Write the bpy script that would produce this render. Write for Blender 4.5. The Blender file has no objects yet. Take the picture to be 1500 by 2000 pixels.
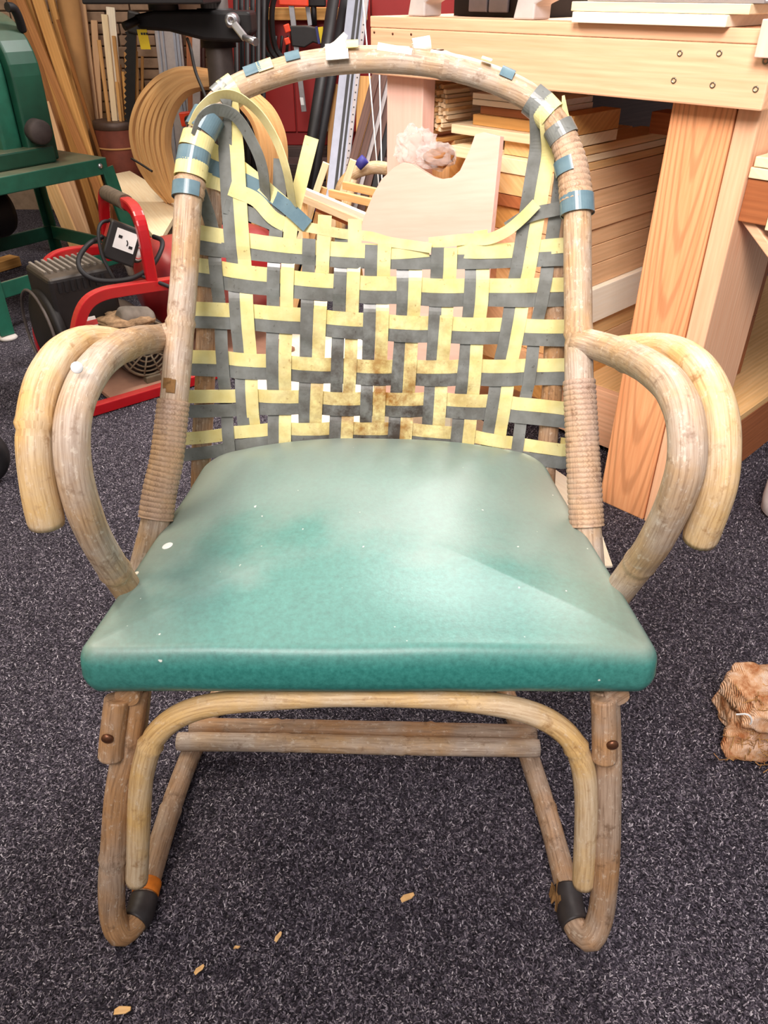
import bpy, math, random
from mathutils import Vector, Matrix, noise
random.seed(7)
C = bpy.context.scene.collection
V = Vector
PI = math.pi

# ------------------------------------------------------------------ camera
H = 0.92                      # camera height
F = 1510.0                    # focal length in pixels of the 1500x2000 frame
PITCH = math.radians(34.17)
SP, CP = math.sin(PITCH), math.cos(PITCH)
cam_d = bpy.data.cameras.new('camera')
cam_d.sensor_fit = 'VERTICAL'; cam_d.sensor_height = 36.0; cam_d.lens = F/2000*36
cam_d.clip_start = 0.02; cam_d.clip_end = 60
cam = bpy.data.objects.new('camera', cam_d); C.objects.link(cam)
cam.location = (0, 0, H); cam.rotation_euler = (PI/2-PITCH, 0, 0)
bpy.context.scene.camera = cam

# ------------------------------------------------------------------ world, lights, exposure
w = bpy.data.worlds.new('world'); bpy.context.scene.world = w; w.use_nodes = True
w.node_tree.nodes['Background'].inputs[0].default_value = (0.95, 0.96, 1.0, 1)
w.node_tree.nodes['Background'].inputs[1].default_value = 0.31
def area(name, loc, target, sx, sy, power, col):
    d = bpy.data.lights.new(name, 'AREA'); d.shape = 'RECTANGLE'; d.size = sx; d.size_y = sy
    d.energy = power; d.color = col
    o = bpy.data.objects.new(name, d); C.objects.link(o); o.location = loc
    o.rotation_euler = (V(target)-V(loc)).to_track_quat('-Z', 'Y').to_euler()
    return o
area('ceiling_tube_back', (0.55, 2.75, 2.5), (0.15, 0.8, 0.2), 0.45, 1.2, 74, (1.0, 0.95, 0.91))
area('ceiling_tube_front', (-0.25, -0.7, 2.3), (0.5, 1.6, 0.62), 1.0, 1.0, 17, (1.0, 0.92, 0.88)).data.spread = math.radians(72)
area('ceiling_tube_left', (-1.2, 1.35, 2.6), (-0.8, 1.5, 0.0), 1.2, 0.35, 27, (1.0, 0.88, 0.72))
vs = bpy.context.scene.view_settings
vs.view_transform = 'Standard'; vs.look = 'None'; vs.gamma = 1.0; vs.exposure = 0.55
vs.use_curve_mapping = False

# ------------------------------------------------------------------ pixel -> world points at a chosen real depth
def ray(u, v):
    a = (u-750)/F; b = (1000-v)/F
    return V((a, CP+b*SP, -SP+b*CP))
O = V((0, 0, H))
def PY(u, v, y): d = ray(u, v); return O+d*(y/d.y)
def PX(u, v, x): d = ray(u, v); return O+d*(x/d.x)
def PZ(u, v, z): d = ray(u, v); return O+d*((z-H)/d.z)
def PL(u, v, p, n): d = ray(u, v); return O+d*((p-O).dot(n)/d.dot(n))

# ------------------------------------------------------------------ materials
MATS = {}
def hexc(r, g, b):
    f = lambda c: ((c/255)/12.92 if c/255 <= 0.04045 else (((c/255)+0.055)/1.055)**2.4)
    return (f(r), f(g), f(b), 1)
class NT:
    def __init__(s, name):
        s.m = bpy.data.materials.new(name); s.m.use_nodes = True; s.t = s.m.node_tree
        s.b = s.t.nodes['Principled BSDF']; s.name = name
    def n(s, typ, **kw):
        nd = s.t.nodes.new(typ)
        for k, v in kw.items():
            if k.startswith('i_'):
                nd.inputs[k[2:].replace('_', ' ')].default_value = v
            else: setattr(nd, k, v)
        return nd
    def l(s, a, b): s.t.links.new(a, b)
    def coords(s, kind='UV', scale=(1, 1, 1), loc=(0, 0, 0)):
        tc = s.n('ShaderNodeTexCoord'); mp = s.n('ShaderNodeMapping')
        mp.inputs['Scale'].default_value = scale; mp.inputs['Location'].default_value = loc
        s.l(tc.outputs[kind], mp.inputs['Vector']); return mp.outputs['Vector']
    def noise(s, vec, scale, detail=4, rough=0.55, dist=0.0):
        nd = s.n('ShaderNodeTexNoise'); nd.inputs['Scale'].default_value = scale
        nd.inputs['Detail'].default_value = detail; nd.inputs['Roughness'].default_value = rough
        nd.inputs['Distortion'].default_value = dist
        s.l(vec, nd.inputs['Vector']); return nd.outputs['Fac']
    def ramp(s, fac, stops, interp='LINEAR'):
        nd = s.n('ShaderNodeValToRGB'); nd.color_ramp.interpolation = interp
        e = nd.color_ramp.elements
        while len(e) < len(stops): e.new(0.5)
        for i, (p, c) in enumerate(stops):
            e[i].position = p
            e[i].color = c if isinstance(c, tuple) else (c, c, c, 1)
        s.l(fac, nd.inputs['Fac']); return nd.outputs['Color']
    def mix(s, fac, a, b, mode='MIX'):
        nd = s.n('ShaderNodeMix', data_type='RGBA', blend_type=mode)
        for val, sock in ((fac, nd.inputs[0]), (a, nd.inputs[6]), (b, nd.inputs[7])):
            if isinstance(val, (int, float)): sock.default_value = val
            elif isinstance(val, tuple): sock.default_value = val
            else: s.l(val, sock)
        return nd.outputs[2]
    def bump(s, h, strength=0.3, dist=0.002):
        nd = s.n('ShaderNodeBump'); nd.inputs['Strength'].default_value = strength
        nd.inputs['Distance'].default_value = dist
        s.l(h, nd.inputs['Height']); s.l(nd.outputs['Normal'], s.b.inputs['Normal'])
    def done(s, col=None, rough=0.5, metal=0.0, spec=0.5, **kw):
        if col is not None:
            if isinstance(col, tuple): s.b.inputs['Base Color'].default_value = col
            else: s.l(col, s.b.inputs['Base Color'])
        if isinstance(rough, (int, float)): s.b.inputs['Roughness'].default_value = rough
        else: s.l(rough, s.b.inputs['Roughness'])
        s.b.inputs['Metallic'].default_value = metal
        s.b.inputs['Specular IOR Level'].default_value = spec
        for k, v in kw.items(): s.b.inputs[k.replace('_', ' ')].default_value = v
        MATS[s.name] = s.m; return s.m

def wood(name, c1, c2, ring=0.35, fine=26, rough=0.55, knots=False, arch=False, spec=0.3):
    m = NT(name)
    a = m.coords('UV', (1.2, fine, 1)); n1 = m.noise(a, 5, 6, 0.6, 0.3)
    base = m.ramp(n1, [(0.28, c2), (0.72, c1)])
    wv = m.n('ShaderNodeTexWave')
    if arch:
        b = m.coords('UV', (0.055, 1.0, 1), (-0.068, 0, 0)); wv.wave_type = 'RINGS'; wv.rings_direction = 'Z'
        wv.inputs['Scale'].default_value = 46; wv.inputs['Distortion'].default_value = 1.6
    else:
        b = m.coords('UV', (0.35, 3.2, 1)); wv.wave_type = 'BANDS'; wv.bands_direction = 'Y'
        wv.inputs['Scale'].default_value = 9; wv.inputs['Distortion'].default_value = 5
    wv.inputs['Detail'].default_value = 3; wv.inputs['Detail Scale'].default_value = 1.2
    m.l(b, wv.inputs['Vector'])
    rr = m.ramp(wv.outputs['Fac'], [(0.0, 1.0), (0.62, 0.9), (0.95, 0.0)] if arch else [(0.0, 1.0), (1.0, 0.0)])
    dark = tuple(x*0.5 for x in c2[:3])+(1,)
    inv = m.n('ShaderNodeMath', operation='MULTIPLY_ADD'); inv.inputs[1].default_value = -ring; inv.inputs[2].default_value = ring
    m.l(rr, inv.inputs[0])
    col = m.mix(inv.outputs[0], base, dark)
    big = m.noise(m.coords('UV', (3, 3, 1)), 1.6, 2)
    col = m.mix(m.ramp(big, [(0.35, 0.0), (0.7, 0.22)]), col, c2)
    if knots:
        vo = m.n('ShaderNodeTexVoronoi'); vo.inputs['Scale'].default_value = 2.4
        m.l(m.coords('UV', (1.6, 3.0, 1)), vo.inputs['Vector'])
        kn = m.ramp(vo.outputs['Distance'], [(0.05, 1.0), (0.1, 0.0)])
        col = m.mix(kn, col, dark)
    m.bump(n1, 0.15, 0.001)
    return m.done(col, rough, 0, spec)

def plain(name, c, rough=0.5, metal=0.0, spec=0.5, var=0.12, scale=30, dust=None, dustamt=0.5, **kw):
    m = NT(name)
    n1 = m.noise(m.coords('Object'), scale, 4)
    dark = tuple(x*(1-var*2.5) for x in c[:3])+(1,)
    col = m.ramp(n1, [(0.3, dark), (0.65, c)])
    if dust:
        geo = m.n('ShaderNodeNewGeometry'); sx = m.n('ShaderNodeSeparateXYZ'); m.l(geo.outputs['Normal'], sx.inputs[0])
        up = m.ramp(sx.outputs['Z'], [(0.45, 0.0), (1.0, dustamt)])
        n2 = m.noise(m.coords('Object'), 9, 5, 0.7)
        f = m.mix(1.0, up, m.ramp(n2, [(0.3, 0.35), (0.6, 1.0)]), 'MULTIPLY')
        col = m.mix(f, col, dust)
    return m.done(col, rough, metal, spec, **kw)

# --- carpet
m = NT('carpet')
oc = m.coords('Object')
n1 = m.noise(oc, 330, 6, 0.85); n2 = m.noise(oc, 120, 3, 0.65); n3 = m.noise(oc, 2.2, 4)
spk = m.ramp(n1, [(0.36, hexc(18, 16, 20)), (0.48, hexc(58, 53, 62)), (0.56, hexc(104, 97, 108)), (0.68, hexc(190, 182, 188))])
vo = m.n('ShaderNodeTexVoronoi'); vo.inputs['Scale'].default_value = 300; m.l(m.coords('Object', (1, 0.8, 1)), vo.inputs['Vector'])
tuft = m.ramp(vo.outputs['Distance'], [(0.12, 1.0), (0.55, 0.0)]); sepc = m.n('ShaderNodeSeparateColor'); m.l(vo.outputs['Color'], sepc.inputs[0])
pick = m.ramp(sepc.outputs[0], [(0.62, 0.0), (0.9, 0.75)])
spk = m.mix(m.mix(1.0, tuft, pick, 'MULTIPLY'), spk, hexc(206, 198, 204))
lo = m.ramp(n2, [(0.35, 0.45), (0.65, 1.35)])
col = m.mix(1.0, spk, lo, 'MULTIPLY')
col = m.mix(1.0, col, m.ramp(n3, [(0.3, 0.75), (0.7, 1.1)]), 'MULTIPLY')
sep = m.n('ShaderNodeSeparateXYZ'); m.l(oc, sep.inputs[0])
# sawdust lying around the machines on the left
def blob(cx, cy, r0, r1):
    d = m.n('ShaderNodeVectorMath', operation='DISTANCE'); d.inputs[1].default_value = (cx, cy, 0); m.l(oc, d.inputs[0])
    return m.ramp(d.outputs['Value'], [(r0, 1.0), (r1, 0.0)])
du = m.mix(1.0, blob(-1.02, 2.18, 0.12, 0.60), m.ramp(m.noise(oc, 14, 5, 0.7), [(0.28, 0.0), (0.55, 0.9)]), 'MULTIPLY')
du = m.mix(1.0, du, m.ramp(n1, [(0.42, 0.15), (0.55, 1.0)]), 'MULTIPLY')
col = m.mix(du, col, hexc(196, 160, 128))
m.bump(n1, 0.9, 0.006)
m.done(col, 0.95, 0, 0.1)

m = NT('carpet_pile')
g_ = m.n('ShaderNodeNewGeometry')
col = m.ramp(g_.outputs['Random Per Island'], [(0.0, hexc(30, 26, 31)), (0.40, hexc(57, 51, 60)), (0.72, hexc(94, 86, 96)), (0.93, hexc(136, 127, 135)), (1.0, hexc(178, 170, 176))])
oc = m.coords('Object')
du = m.mix(1.0, m.ramp((lambda d: (setattr(d.inputs[1], 'default_value', (-1.02, 2.18, 0)), m.l(oc, d.inputs[0]), d.outputs['Value'])[2])(m.n('ShaderNodeVectorMath', operation='DISTANCE')), [(0.12, 1.0), (0.60, 0.0)]), m.ramp(m.noise(oc, 14, 5, 0.7), [(0.28, 0.0), (0.55, 0.9)]), 'MULTIPLY')
col = m.mix(du, col, hexc(196, 160, 128))
m.done(col, 0.8, 0, 0.15)

# --- rattan
def rattan(name, tan, grey, brown, peel=0.34):
    m = NT(name)
    st = m.coords('UV', (5, 90, 1)); n1 = m.noise(st, 4, 6, 0.65)
    n2 = m.noise(m.coords('Object'), 14, 5, 0.6); n3 = m.noise(m.coords('UV', (28, 40, 1)), 3.2, 6, 0.75)
    col = m.mix(m.ramp(n2, [(0.38, 0.0), (0.62, 1.0)]), tan, grey)
    col = m.mix(m.ramp(n1, [(0.30, 0.7), (0.56, 0.0)]), col, brown)
    col = m.mix(m.ramp(n3, [(0.56, 0.0), (0.62, peel)]), col, hexc(226, 214, 196))
    n4 = m.noise(m.coords('Object'), 46, 4, 0.7)
    col = m.mix(m.ramp(n4, [(0.58, 0.0), (0.72, 0.75)]), col, brown)
    m.bump(n1, 0.35, 0.0012)
    return m.done(col, 0.52, 0, 0.35)
rattan('rattan_grey', hexc(184, 150, 112), hexc(182, 164, 148), hexc(112, 82, 58))
rattan('rattan_tan', hexc(208, 170, 112), hexc(204, 180, 148), hexc(140, 100, 58), 0.25)
rattan('rattan_brown', hexc(170, 128, 88), hexc(166, 142, 122), hexc(92, 64, 42), 0.3)
rattan('cane', hexc(186, 152, 118), hexc(176, 150, 132), hexc(110, 78, 56), 0.15)

# --- vinyl straps
def vinyl(name, c, c2, stain, rough=0.33):
    m = NT(name)
    n1 = m.noise(m.coords('Object'), 40, 4)
    col = m.ramp(n1, [(0.3, c2), (0.65, c)])
    # brown grime worked into the lower middle of the back
    oc = m.coords('Object')
    d = m.n('ShaderNodeVectorMath', operation='DISTANCE'); d.inputs[1].default_value = (0.01, 0.26, 0.445)
    m.l(oc, d.inputs[0])
    f = m.mix(1.0, m.ramp(d.outputs['Value'], [(0.03, 0.95), (0.20, 0.0)]), m.ramp(m.noise(oc, 34, 5, 0.7), [(0.38, 0.1), (0.62, 1.0)]), 'MULTIPLY')
    col = m.mix(f, col, stain)
    sp = m.noise(oc, 150, 3, 0.6)
    col = m.mix(m.ramp(sp, [(0.66, 0.0), (0.74, 0.5)]), col, stain)
    mm = m.done(col, rough, 0, 0.5)
    m.b.inputs['Subsurface Weight'].default_value = 0.0
    # vinyl lets some light through
    out = m.t.nodes['Material Output']; tr = m.n('ShaderNodeBsdfTranslucent'); mx = m.n('ShaderNodeMixShader')
    mx.inputs[0].default_value = 0.22
    m.l(col, tr.inputs[0]); m.l(m.b.outputs[0], mx.inputs[1]); m.l(tr.outputs[0], mx.inputs[2]); m.l(mx.outputs[0], out.inputs['Surface'])
    return mm
vinyl('vinyl_yellow', hexc(240, 231, 172), hexc(228, 213, 142), hexc(150, 96, 28), 0.28)
vinyl('vinyl_grey', hexc(138, 140, 136), hexc(112, 112, 106), hexc(54, 38, 26), 0.26)
vinyl('vinyl_blue', hexc(116, 142, 152), hexc(94, 120, 132), hexc(70, 66, 60), 0.22)
vinyl('vinyl_cream', hexc(232, 222, 172), hexc(216, 200, 140), hexc(150, 116, 62))

# --- seat vinyl: green, dusted grey-brown over the top and the back
m = NT('seat_vinyl')
oc = m.coords('Object'); sx = m.n('ShaderNodeSeparateXYZ'); m.l(oc, sx.inputs[0])
green = m.ramp(m.noise(oc, 160, 5, 0.7), [(0.3, hexc(36, 104, 96)), (0.7, hexc(60, 136, 126))])
mott = m.noise(oc, 7, 4, 0.5)
yy = m.n('ShaderNodeMath', operation='MULTIPLY_ADD'); yy.inputs[1].default_value = 0.62; m.l(sx.outputs['Y'], yy.inputs[0])
mm2 = m.n('ShaderNodeMath', operation='MULTIPLY_ADD'); mm2.inputs[1].default_value = 0.26; mm2.inputs[2].default_value = -0.10
m.l(mott, mm2.inputs[0]); m.l(mm2.outputs[0], yy.inputs[2])
geo = m.n('ShaderNodeNewGeometry'); sn = m.n('ShaderNodeSeparateXYZ'); m.l(geo.outputs['Normal'], sn.inputs[0])
dirt = m.ramp(yy.outputs[0], [(-0.08, 0.22), (0.05, 0.56), (0.22, 0.92)])
dirt = m.mix(1.0, dirt, m.ramp(sn.outputs['Z'], [(0.2, 0.0), (0.9, 1.0)]), 'MULTIPLY')
col = m.mix(dirt, green, hexc(144, 153, 146))
xa = m.n('ShaderNodeMath', operation='ABSOLUTE'); m.l(sx.outputs['X'], xa.inputs[0])
col = m.mix(m.mix(1.0, m.ramp(xa.outputs[0], [(0.15, 0.0), (0.30, 0.72)]), m.ramp(sn.outputs['Z'], [(0.3, 0.08), (0.95, 1.0)]), 'MULTIPLY'), col, hexc(152, 150, 136))
ds = m.n('ShaderNodeVectorMath', operation='DISTANCE'); ds.inputs[1].default_value = (-0.215, -0.055, 0.385); m.l(oc, ds.inputs[0])
col = m.mix(m.mix(1.0, m.ramp(ds.outputs['Value'], [(0.01, 0.6), (0.10, 0.0)]), m.ramp(m.noise(oc, 18, 4), [(0.35, 0.3), (0.6, 1.0)]), 'MULTIPLY'), col, hexc(52, 84, 84))
fl = m.noise(oc, 95, 2, 0.4)
col = m.mix(m.ramp(fl, [(0.76, 0.0), (0.785, 0.8)]), col, hexc(226, 226, 216))
m.bump(m.noise(oc, 420, 3), 0.12, 0.0008)
m.done(col, 0.40, 0, 0.5)

# --- woods and the rest
wood('pine', hexc(236, 196, 142), hexc(214, 164, 104), 0.18)
wood('pine_pale', hexc(246, 226, 190), hexc(232, 202, 158), 0.10)
wood('pine_white', hexc(250, 240, 222), hexc(240, 224, 198), 0.06)
wood('fir_post', hexc(238, 176, 128), hexc(220, 146, 98), 0.5, 30, 0.5, arch=True)
wood('fir', hexc(240, 194, 158), hexc(226, 168, 130), 0.16, knots=True)
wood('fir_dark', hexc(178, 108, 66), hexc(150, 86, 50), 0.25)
wood('oak_tan', hexc(216, 164, 96), hexc(190, 132, 70), 0.2)
wood('oak_brown', hexc(176, 118, 64), hexc(146, 92, 48), 0.2)
wood('lumber_tan', hexc(232, 190, 146), hexc(214, 166, 122), 0.12)
wood('ply_pink', hexc(244, 202, 186), hexc(236, 187, 169), 0.05, 16)
wood('bent_ash', hexc(224, 178, 122), hexc(200, 146, 90), 0.2, 30)
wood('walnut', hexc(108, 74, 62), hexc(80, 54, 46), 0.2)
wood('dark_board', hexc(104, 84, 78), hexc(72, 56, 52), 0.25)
wood('dowel', hexc(206, 158, 100), hexc(176, 124, 70), 0.15)
plain('cardboard', hexc(196, 146, 94), 0.8, 0, 0.2, 0.06, 12)
plain('fibre_drum', hexc(112, 54, 38), 0.7, 0, 0.3, 0.15, 20)
plain('drum_band', hexc(86, 66, 56), 0.5, 0.3)
DUST = hexc(150, 128, 104)
plain('green_paint', hexc(32, 96, 76), 0.42, 0, 0.5, 0.1, 25, DUST, 0.55)
plain('green_machine', hexc(22, 72, 54), 0.45, 0, 0.5, 0.1, 25, DUST, 0.35)
plain('red_paint', hexc(176, 22, 30), 0.22, 0, 0.5, 0.05, 20, hexc(190, 110, 96), 0.3)
plain('red_tank', hexc(150, 34, 38), 0.35, 0, 0.5, 0.15, 8, hexc(170, 100, 84), 0.35)
plain('red_cabinet', hexc(150, 34, 32), 0.5, 0, 0.4, 0.08, 6)
plain('black_plastic', hexc(34, 30, 30), 0.5, 0, 0.4, 0.12, 40, hexc(120, 104, 88), 0.4)
plain('black_iron', hexc(30, 26, 26), 0.55, 0.2, 0.4, 0.15, 30)
plain('rubber', hexc(34, 32, 34), 0.6, 0, 0.3, 0.12, 40)
plain('boss_grey', hexc(74, 64, 62), 0.7, 0, 0.3, 0.15, 30)
plain('dusty_grey', hexc(128, 118, 108), 0.85, 0, 0.2, 0.15, 30)
plain('grip_foam', hexc(98, 84, 70), 0.9, 0, 0.2, 0.15, 60)
plain('steel', hexc(176, 174, 176), 0.32, 0.85, 0.5, 0.06, 60)
plain('aluminium', hexc(138, 140, 152), 0.42, 0.4, 0.5, 0.05, 40)
plain('dull_aluminium', hexc(160, 150, 148), 0.5, 0.35, 0.5, 0.06, 40)
plain('dusty_base', hexc(156, 116, 96), 0.8, 0, 0.2, 0.1, 14)
plain('grille_bronze', hexc(112, 98, 78), 0.6, 0.2, 0.4, 0.15, 40)
plain('sawdust', hexc(170, 138, 106), 0.95, 0, 0.1, 0.2, 80)
plain('dark_steel', hexc(88, 78, 74), 0.55, 0.2, 0.4, 0.12, 30)
plain('cast_grey', hexc(188, 184, 182), 0.5, 0.05, 0.4, 0.08, 20)
plain('orange_plastic', hexc(228, 66, 30), 0.4, 0, 0.5, 0.06)
plain('yellow_print', hexc(226, 196, 30), 0.5, 0, 0.4, 0.05)
plain('blue_print', hexc(40, 44, 110), 0.5)
plain('blue_tape', hexc(62, 58, 150), 0.6)
plain('orange_tape', hexc(222, 124, 36), 0.6, 0, 0.3, 0.15, 60)
plain('black_tape', hexc(50, 44, 44), 0.5, 0, 0.4, 0.15, 60)
plain('burlap_scrap', hexc(140, 104, 66), 0.9, 0, 0.1, 0.2, 90)
plain('white_label', hexc(232, 230, 228), 0.5, 0, 0.3, 0.03)
plain('red_label', hexc(190, 50, 44), 0.5)
plain('black_ink', hexc(20, 18, 20), 0.6)
plain('white_plastic', hexc(222, 212, 210), 0.4, 0, 0.4, 0.05)
plain('white_rubber', hexc(206, 198, 192), 0.6, 0, 0.3, 0.06)
plain('brass_screw', hexc(112, 72, 50), 0.4, 0.7)
plain('zinc_screw', hexc(150, 140, 120), 0.35, 0.8)
plain('tape_paper', hexc(238, 230, 214), 0.8, 0, 0.2, 0.06, 60)
plain('mortar', hexc(150, 128, 110), 0.9, 0, 0.1, 0.1, 40)
plain('brick_wash', hexc(176, 146, 122), 0.9, 0, 0.1, 0.14, 18)
plain('plaster_yellow', hexc(232, 208, 146), 0.8, 0, 0.2, 0.05, 4)
plain('coir', hexc(206, 154, 98), 0.9, 0, 0.1, 0.25, 60)
m = NT('burlap')
oc = m.coords('Object')
wv = m.n('ShaderNodeTexWave'); wv.inputs['Scale'].default_value = 160; wv.inputs['Distortion'].default_value = 3; wv.inputs['Detail'].default_value = 2; m.l(oc, wv.inputs['Vector'])
b1_ = m.ramp(m.noise(oc, 38, 5, 0.7), [(0.36, hexc(168, 104, 64)), (0.50, hexc(214, 168, 130)), (0.66, hexc(236, 206, 184))])
col = m.mix(m.ramp(wv.outputs['Fac'], [(0.3, 0.35), (0.6, 0.0)]), b1_, hexc(150, 100, 64))
m.bump(wv.outputs['Fac'], 0.6, 0.002)
m.done(col, 0.95, 0, 0.1)
plain('coir_core', hexc(164, 96, 48), 0.95, 0, 0.1, 0.3, 70)
m = NT('bag_plastic')
m.bump(m.noise(m.coords('Object'), 60, 4), 0.5, 0.004)
m.done((0.95, 0.9, 0.88, 1), 0.18, 0, 0.6, Transmission_Weight=0.55, IOR=1.15, Alpha=0.55)
M = MATS

# ------------------------------------------------------------------ mesh builder
def catmull(pts, n=10):
    pts = [V(p) for p in pts]; out = []
    for i in range(len(pts)-1):
        p0 = pts[i-1] if i else pts[0]*2-pts[1]
        p1, p2 = pts[i], pts[i+1]
        p3 = pts[i+2] if i+2 < len(pts) else pts[-1]*2-pts[-2]
        for k in range(n):
            t = k/n
            out.append(0.5*((2*p1)+(p2-p0)*t+(2*p0-5*p1+4*p2-p3)*t*t+(3*p1-p0-3*p2+p3)*t**3))
    out.append(pts[-1]); return out
def resample(pts, step):
    pts = [V(p) for p in pts]; L = [0.0]
    for a, b in zip(pts, pts[1:]): L.append(L[-1]+(b-a).length)
    n = max(2, int(L[-1]/step)+1); out = []; j = 0
    for k in range(n+1):
        s = L[-1]*k/n
        while j < len(L)-2 and L[j+1] < s: j += 1
        d = L[j+1]-L[j]; out.append(pts[j].lerp(pts[j+1], (s-L[j])/d if d > 1e-9 else 0))
    return out, L[-1]
def frames(pts):
    T = []
    for i in range(len(pts)):
        a = pts[max(0, i-1)]; b = pts[min(len(pts)-1, i+1)]; T.append((b-a).normalized())
    n = T[0].orthogonal().normalized(); N = []
    for t in T:
        n = (n-t*n.dot(t)).normalized(); N.append(n.copy())
    return T, N
class MB:
    def __init__(s): s.v = []; s.f = []; s.uv = []; s.o = (random.uniform(0, 40), random.uniform(0, 40))
    def face(s, idx, uvs): s.f.append(idx); s.uv.append([(a+s.o[0], b+s.o[1]) for a, b in uvs])
    def flat(s, idx, g):
        P = [s.v[i] for i in idx]
        n = (P[1]-P[0]).cross(P[2]-P[0])
        if n.length < 1e-12 and len(P) > 3: n = (P[2]-P[0]).cross(P[3]-P[0])
        n = n.normalized() if n.length > 1e-12 else V((0, 0, 1))
        if abs(n.dot(g)) > 0.85:
            a = n.orthogonal().normalized(); b = n.cross(a)
            s.face(idx, [(p.dot(a)*0.6, p.dot(b)) for p in P])
        else:
            a = (g-n*g.dot(n)).normalized(); b = n.cross(a)
            s.face(idx, [(p.dot(a), p.dot(b)) for p in P])
    def hexa(s, q, g=None):
        """8 points: bottom loop 0-3, top loop 4-7"""
        k = len(s.v); s.v += [V(p) for p in q]
        if g is None:
            e = [(s.v[k+1]-s.v[k]), (s.v[k+3]-s.v[k]), (s.v[k+4]-s.v[k])]
            g = max(e, key=lambda x: x.length).normalized()
        cen = sum(s.v[k:k+8], V())/8
        for fc in ((0, 3, 2, 1), (4, 5, 6, 7), (0, 1, 5, 4), (1, 2, 6, 5), (2, 3, 7, 6), (3, 0, 4, 7)):
            idx = [k+i for i in fc]
            P = [s.v[i] for i in idx]; n = (P[1]-P[0]).cross(P[2]-P[0]); c = sum(P, V())/4
            if n.dot(c-cen) < 0: idx.reverse()
            s.flat(idx, g)
        return s
    def box(s, c, ax, ay, az, hx, hy, hz, g=None):
        c = V(c); ax, ay, az = V(ax)*hx, V(ay)*hy, V(az)*hz
        return s.hexa([c-ax-ay-az, c+ax-ay-az, c+ax+ay-az, c-ax+ay-az, c-ax-ay+az, c+ax-ay+az, c+ax+ay+az, c-ax+ay+az], g)
    def abox(s, x0, x1, y0, y1, z0, z1, g=None):
        return s.box(((x0+x1)/2, (y0+y1)/2, (z0+z1)/2), (1, 0, 0), (0, 1, 0), (0, 0, 1), (x1-x0)/2, (y1-y0)/2, (z1-z0)/2, g)
    def plank(s, a, b, width_dir, w, t):
        """a straight bar between the points a and b, w across width_dir, t thick"""
        a, b = V(a), V(b); ax = (b-a).normalized(); wd = V(width_dir); wd = (wd-ax*wd.dot(ax)).normalized(); td = ax.cross(wd)
        return s.box((a+b)/2, ax, wd, td, (b-a).length/2, w/2, t/2, ax)
    def prism(s, poly, ext, g):
        k = len(s.v); n = len(poly); s.v += [V(p) for p in poly]+[V(p)+V(ext) for p in poly]
        nn = sum(((V(poly[i])-V(poly[0])).cross(V(poly[(i+1) % n])-V(poly[0])) for i in range(1, n-1)), V())
        flip = nn.dot(V(ext)) > 0
        a = list(range(k, k+n)); b = list(range(k+n, k+2*n))
        s.flat(a[::-1] if flip else a, V(g)); s.flat(b if flip else b[::-1], V(g))
        for i in range(n):
            j = (i+1) % n; q = [k+i, k+j, k+n+j, k+n+i]
            s.flat(q if flip else q[::-1], V(g))
        return s
    def tube(s, pts, r, n=14, cap=True, rnd=0.0):
        m_ = len(pts); R = r if isinstance(r, (list, tuple)) else [r]*m_
        T, N = frames(pts); k = len(s.v); L = 0
        for i, p in enumerate(pts):
            B = T[i].cross(N[i])
            for j in range(n):
                a = 2*PI*j/n; s.v.append(p+(N[i]*math.cos(a)+B*math.sin(a))*R[i])
        for i in range(m_-1):
            L2 = L+(pts[i+1]-pts[i]).length
            for j in range(n):
                j2 = (j+1) % n; c0 = 2*PI*R[i]*j/n; c1 = 2*PI*R[i]*(j+1)/n
                s.face([k+i*n+j, k+i*n+j2, k+(i+1)*n+j2, k+(i+1)*n+j], [(L, c0), (L, c1), (L2, c1), (L2, c0)])
            L = L2
        if cap:
            for i, rev in ((0, True), (m_-1, False)):
                idx = [k+i*n+j for j in range(n)]
                s.flat(idx[::-1] if rev else idx, T[i])
        return s
    def rod(s, a, b, r, n=12, r2=None):
        return s.tube([V(a), V(b)], [r, r if r2 is None else r2], n)
    def ring(s, c, ax, R, r, n=28, k=8, arc=(0, 2*PI)):
        ax = V(ax).normalized(); u = ax.orthogonal().normalized(); w_ = ax.cross(u)
        full = abs(arc[1]-arc[0]-2*PI) < 1e-6
        pts = [V(c)+(u*math.cos(arc[0]+(arc[1]-arc[0])*i/n)+w_*math.sin(arc[0]+(arc[1]-arc[0])*i/n))*R for i in range(n+1)]
        return s.tube(pts, r, k, not full)
    def lathe(s, c, ax, prof, n=24):
        ax = V(ax).normalized(); u = ax.orthogonal().normalized(); w_ = ax.cross(u); k = len(s.v); m_ = len(prof)
        for (r, h) in prof:
            for j in range(n):
                a = 2*PI*j/n; s.v.append(V(c)+ax*h+(u*math.cos(a)+w_*math.sin(a))*max(r, 1e-5))
        for i in range(m_-1):
            for j in range(n):
                j2 = (j+1) % n; r_ = prof[i][0]
                s.face([k+i*n+j, k+i*n+j2, k+(i+1)*n+j2, k+(i+1)*n+j],
                       [(2*PI*r_*j/n, prof[i][1]), (2*PI*r_*(j+1)/n, prof[i][1]), (2*PI*r_*(j+1)/n, prof[i+1][1]), (2*PI*r_*j/n, prof[i+1][1])])
        for i, rev in ((0, True), (m_-1, False)):
            if prof[i][0] > 1e-4:
                idx = [k+i*n+j for j in range(n)]; s.flat(idx[::-1] if rev else idx, u)
        return s
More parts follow.
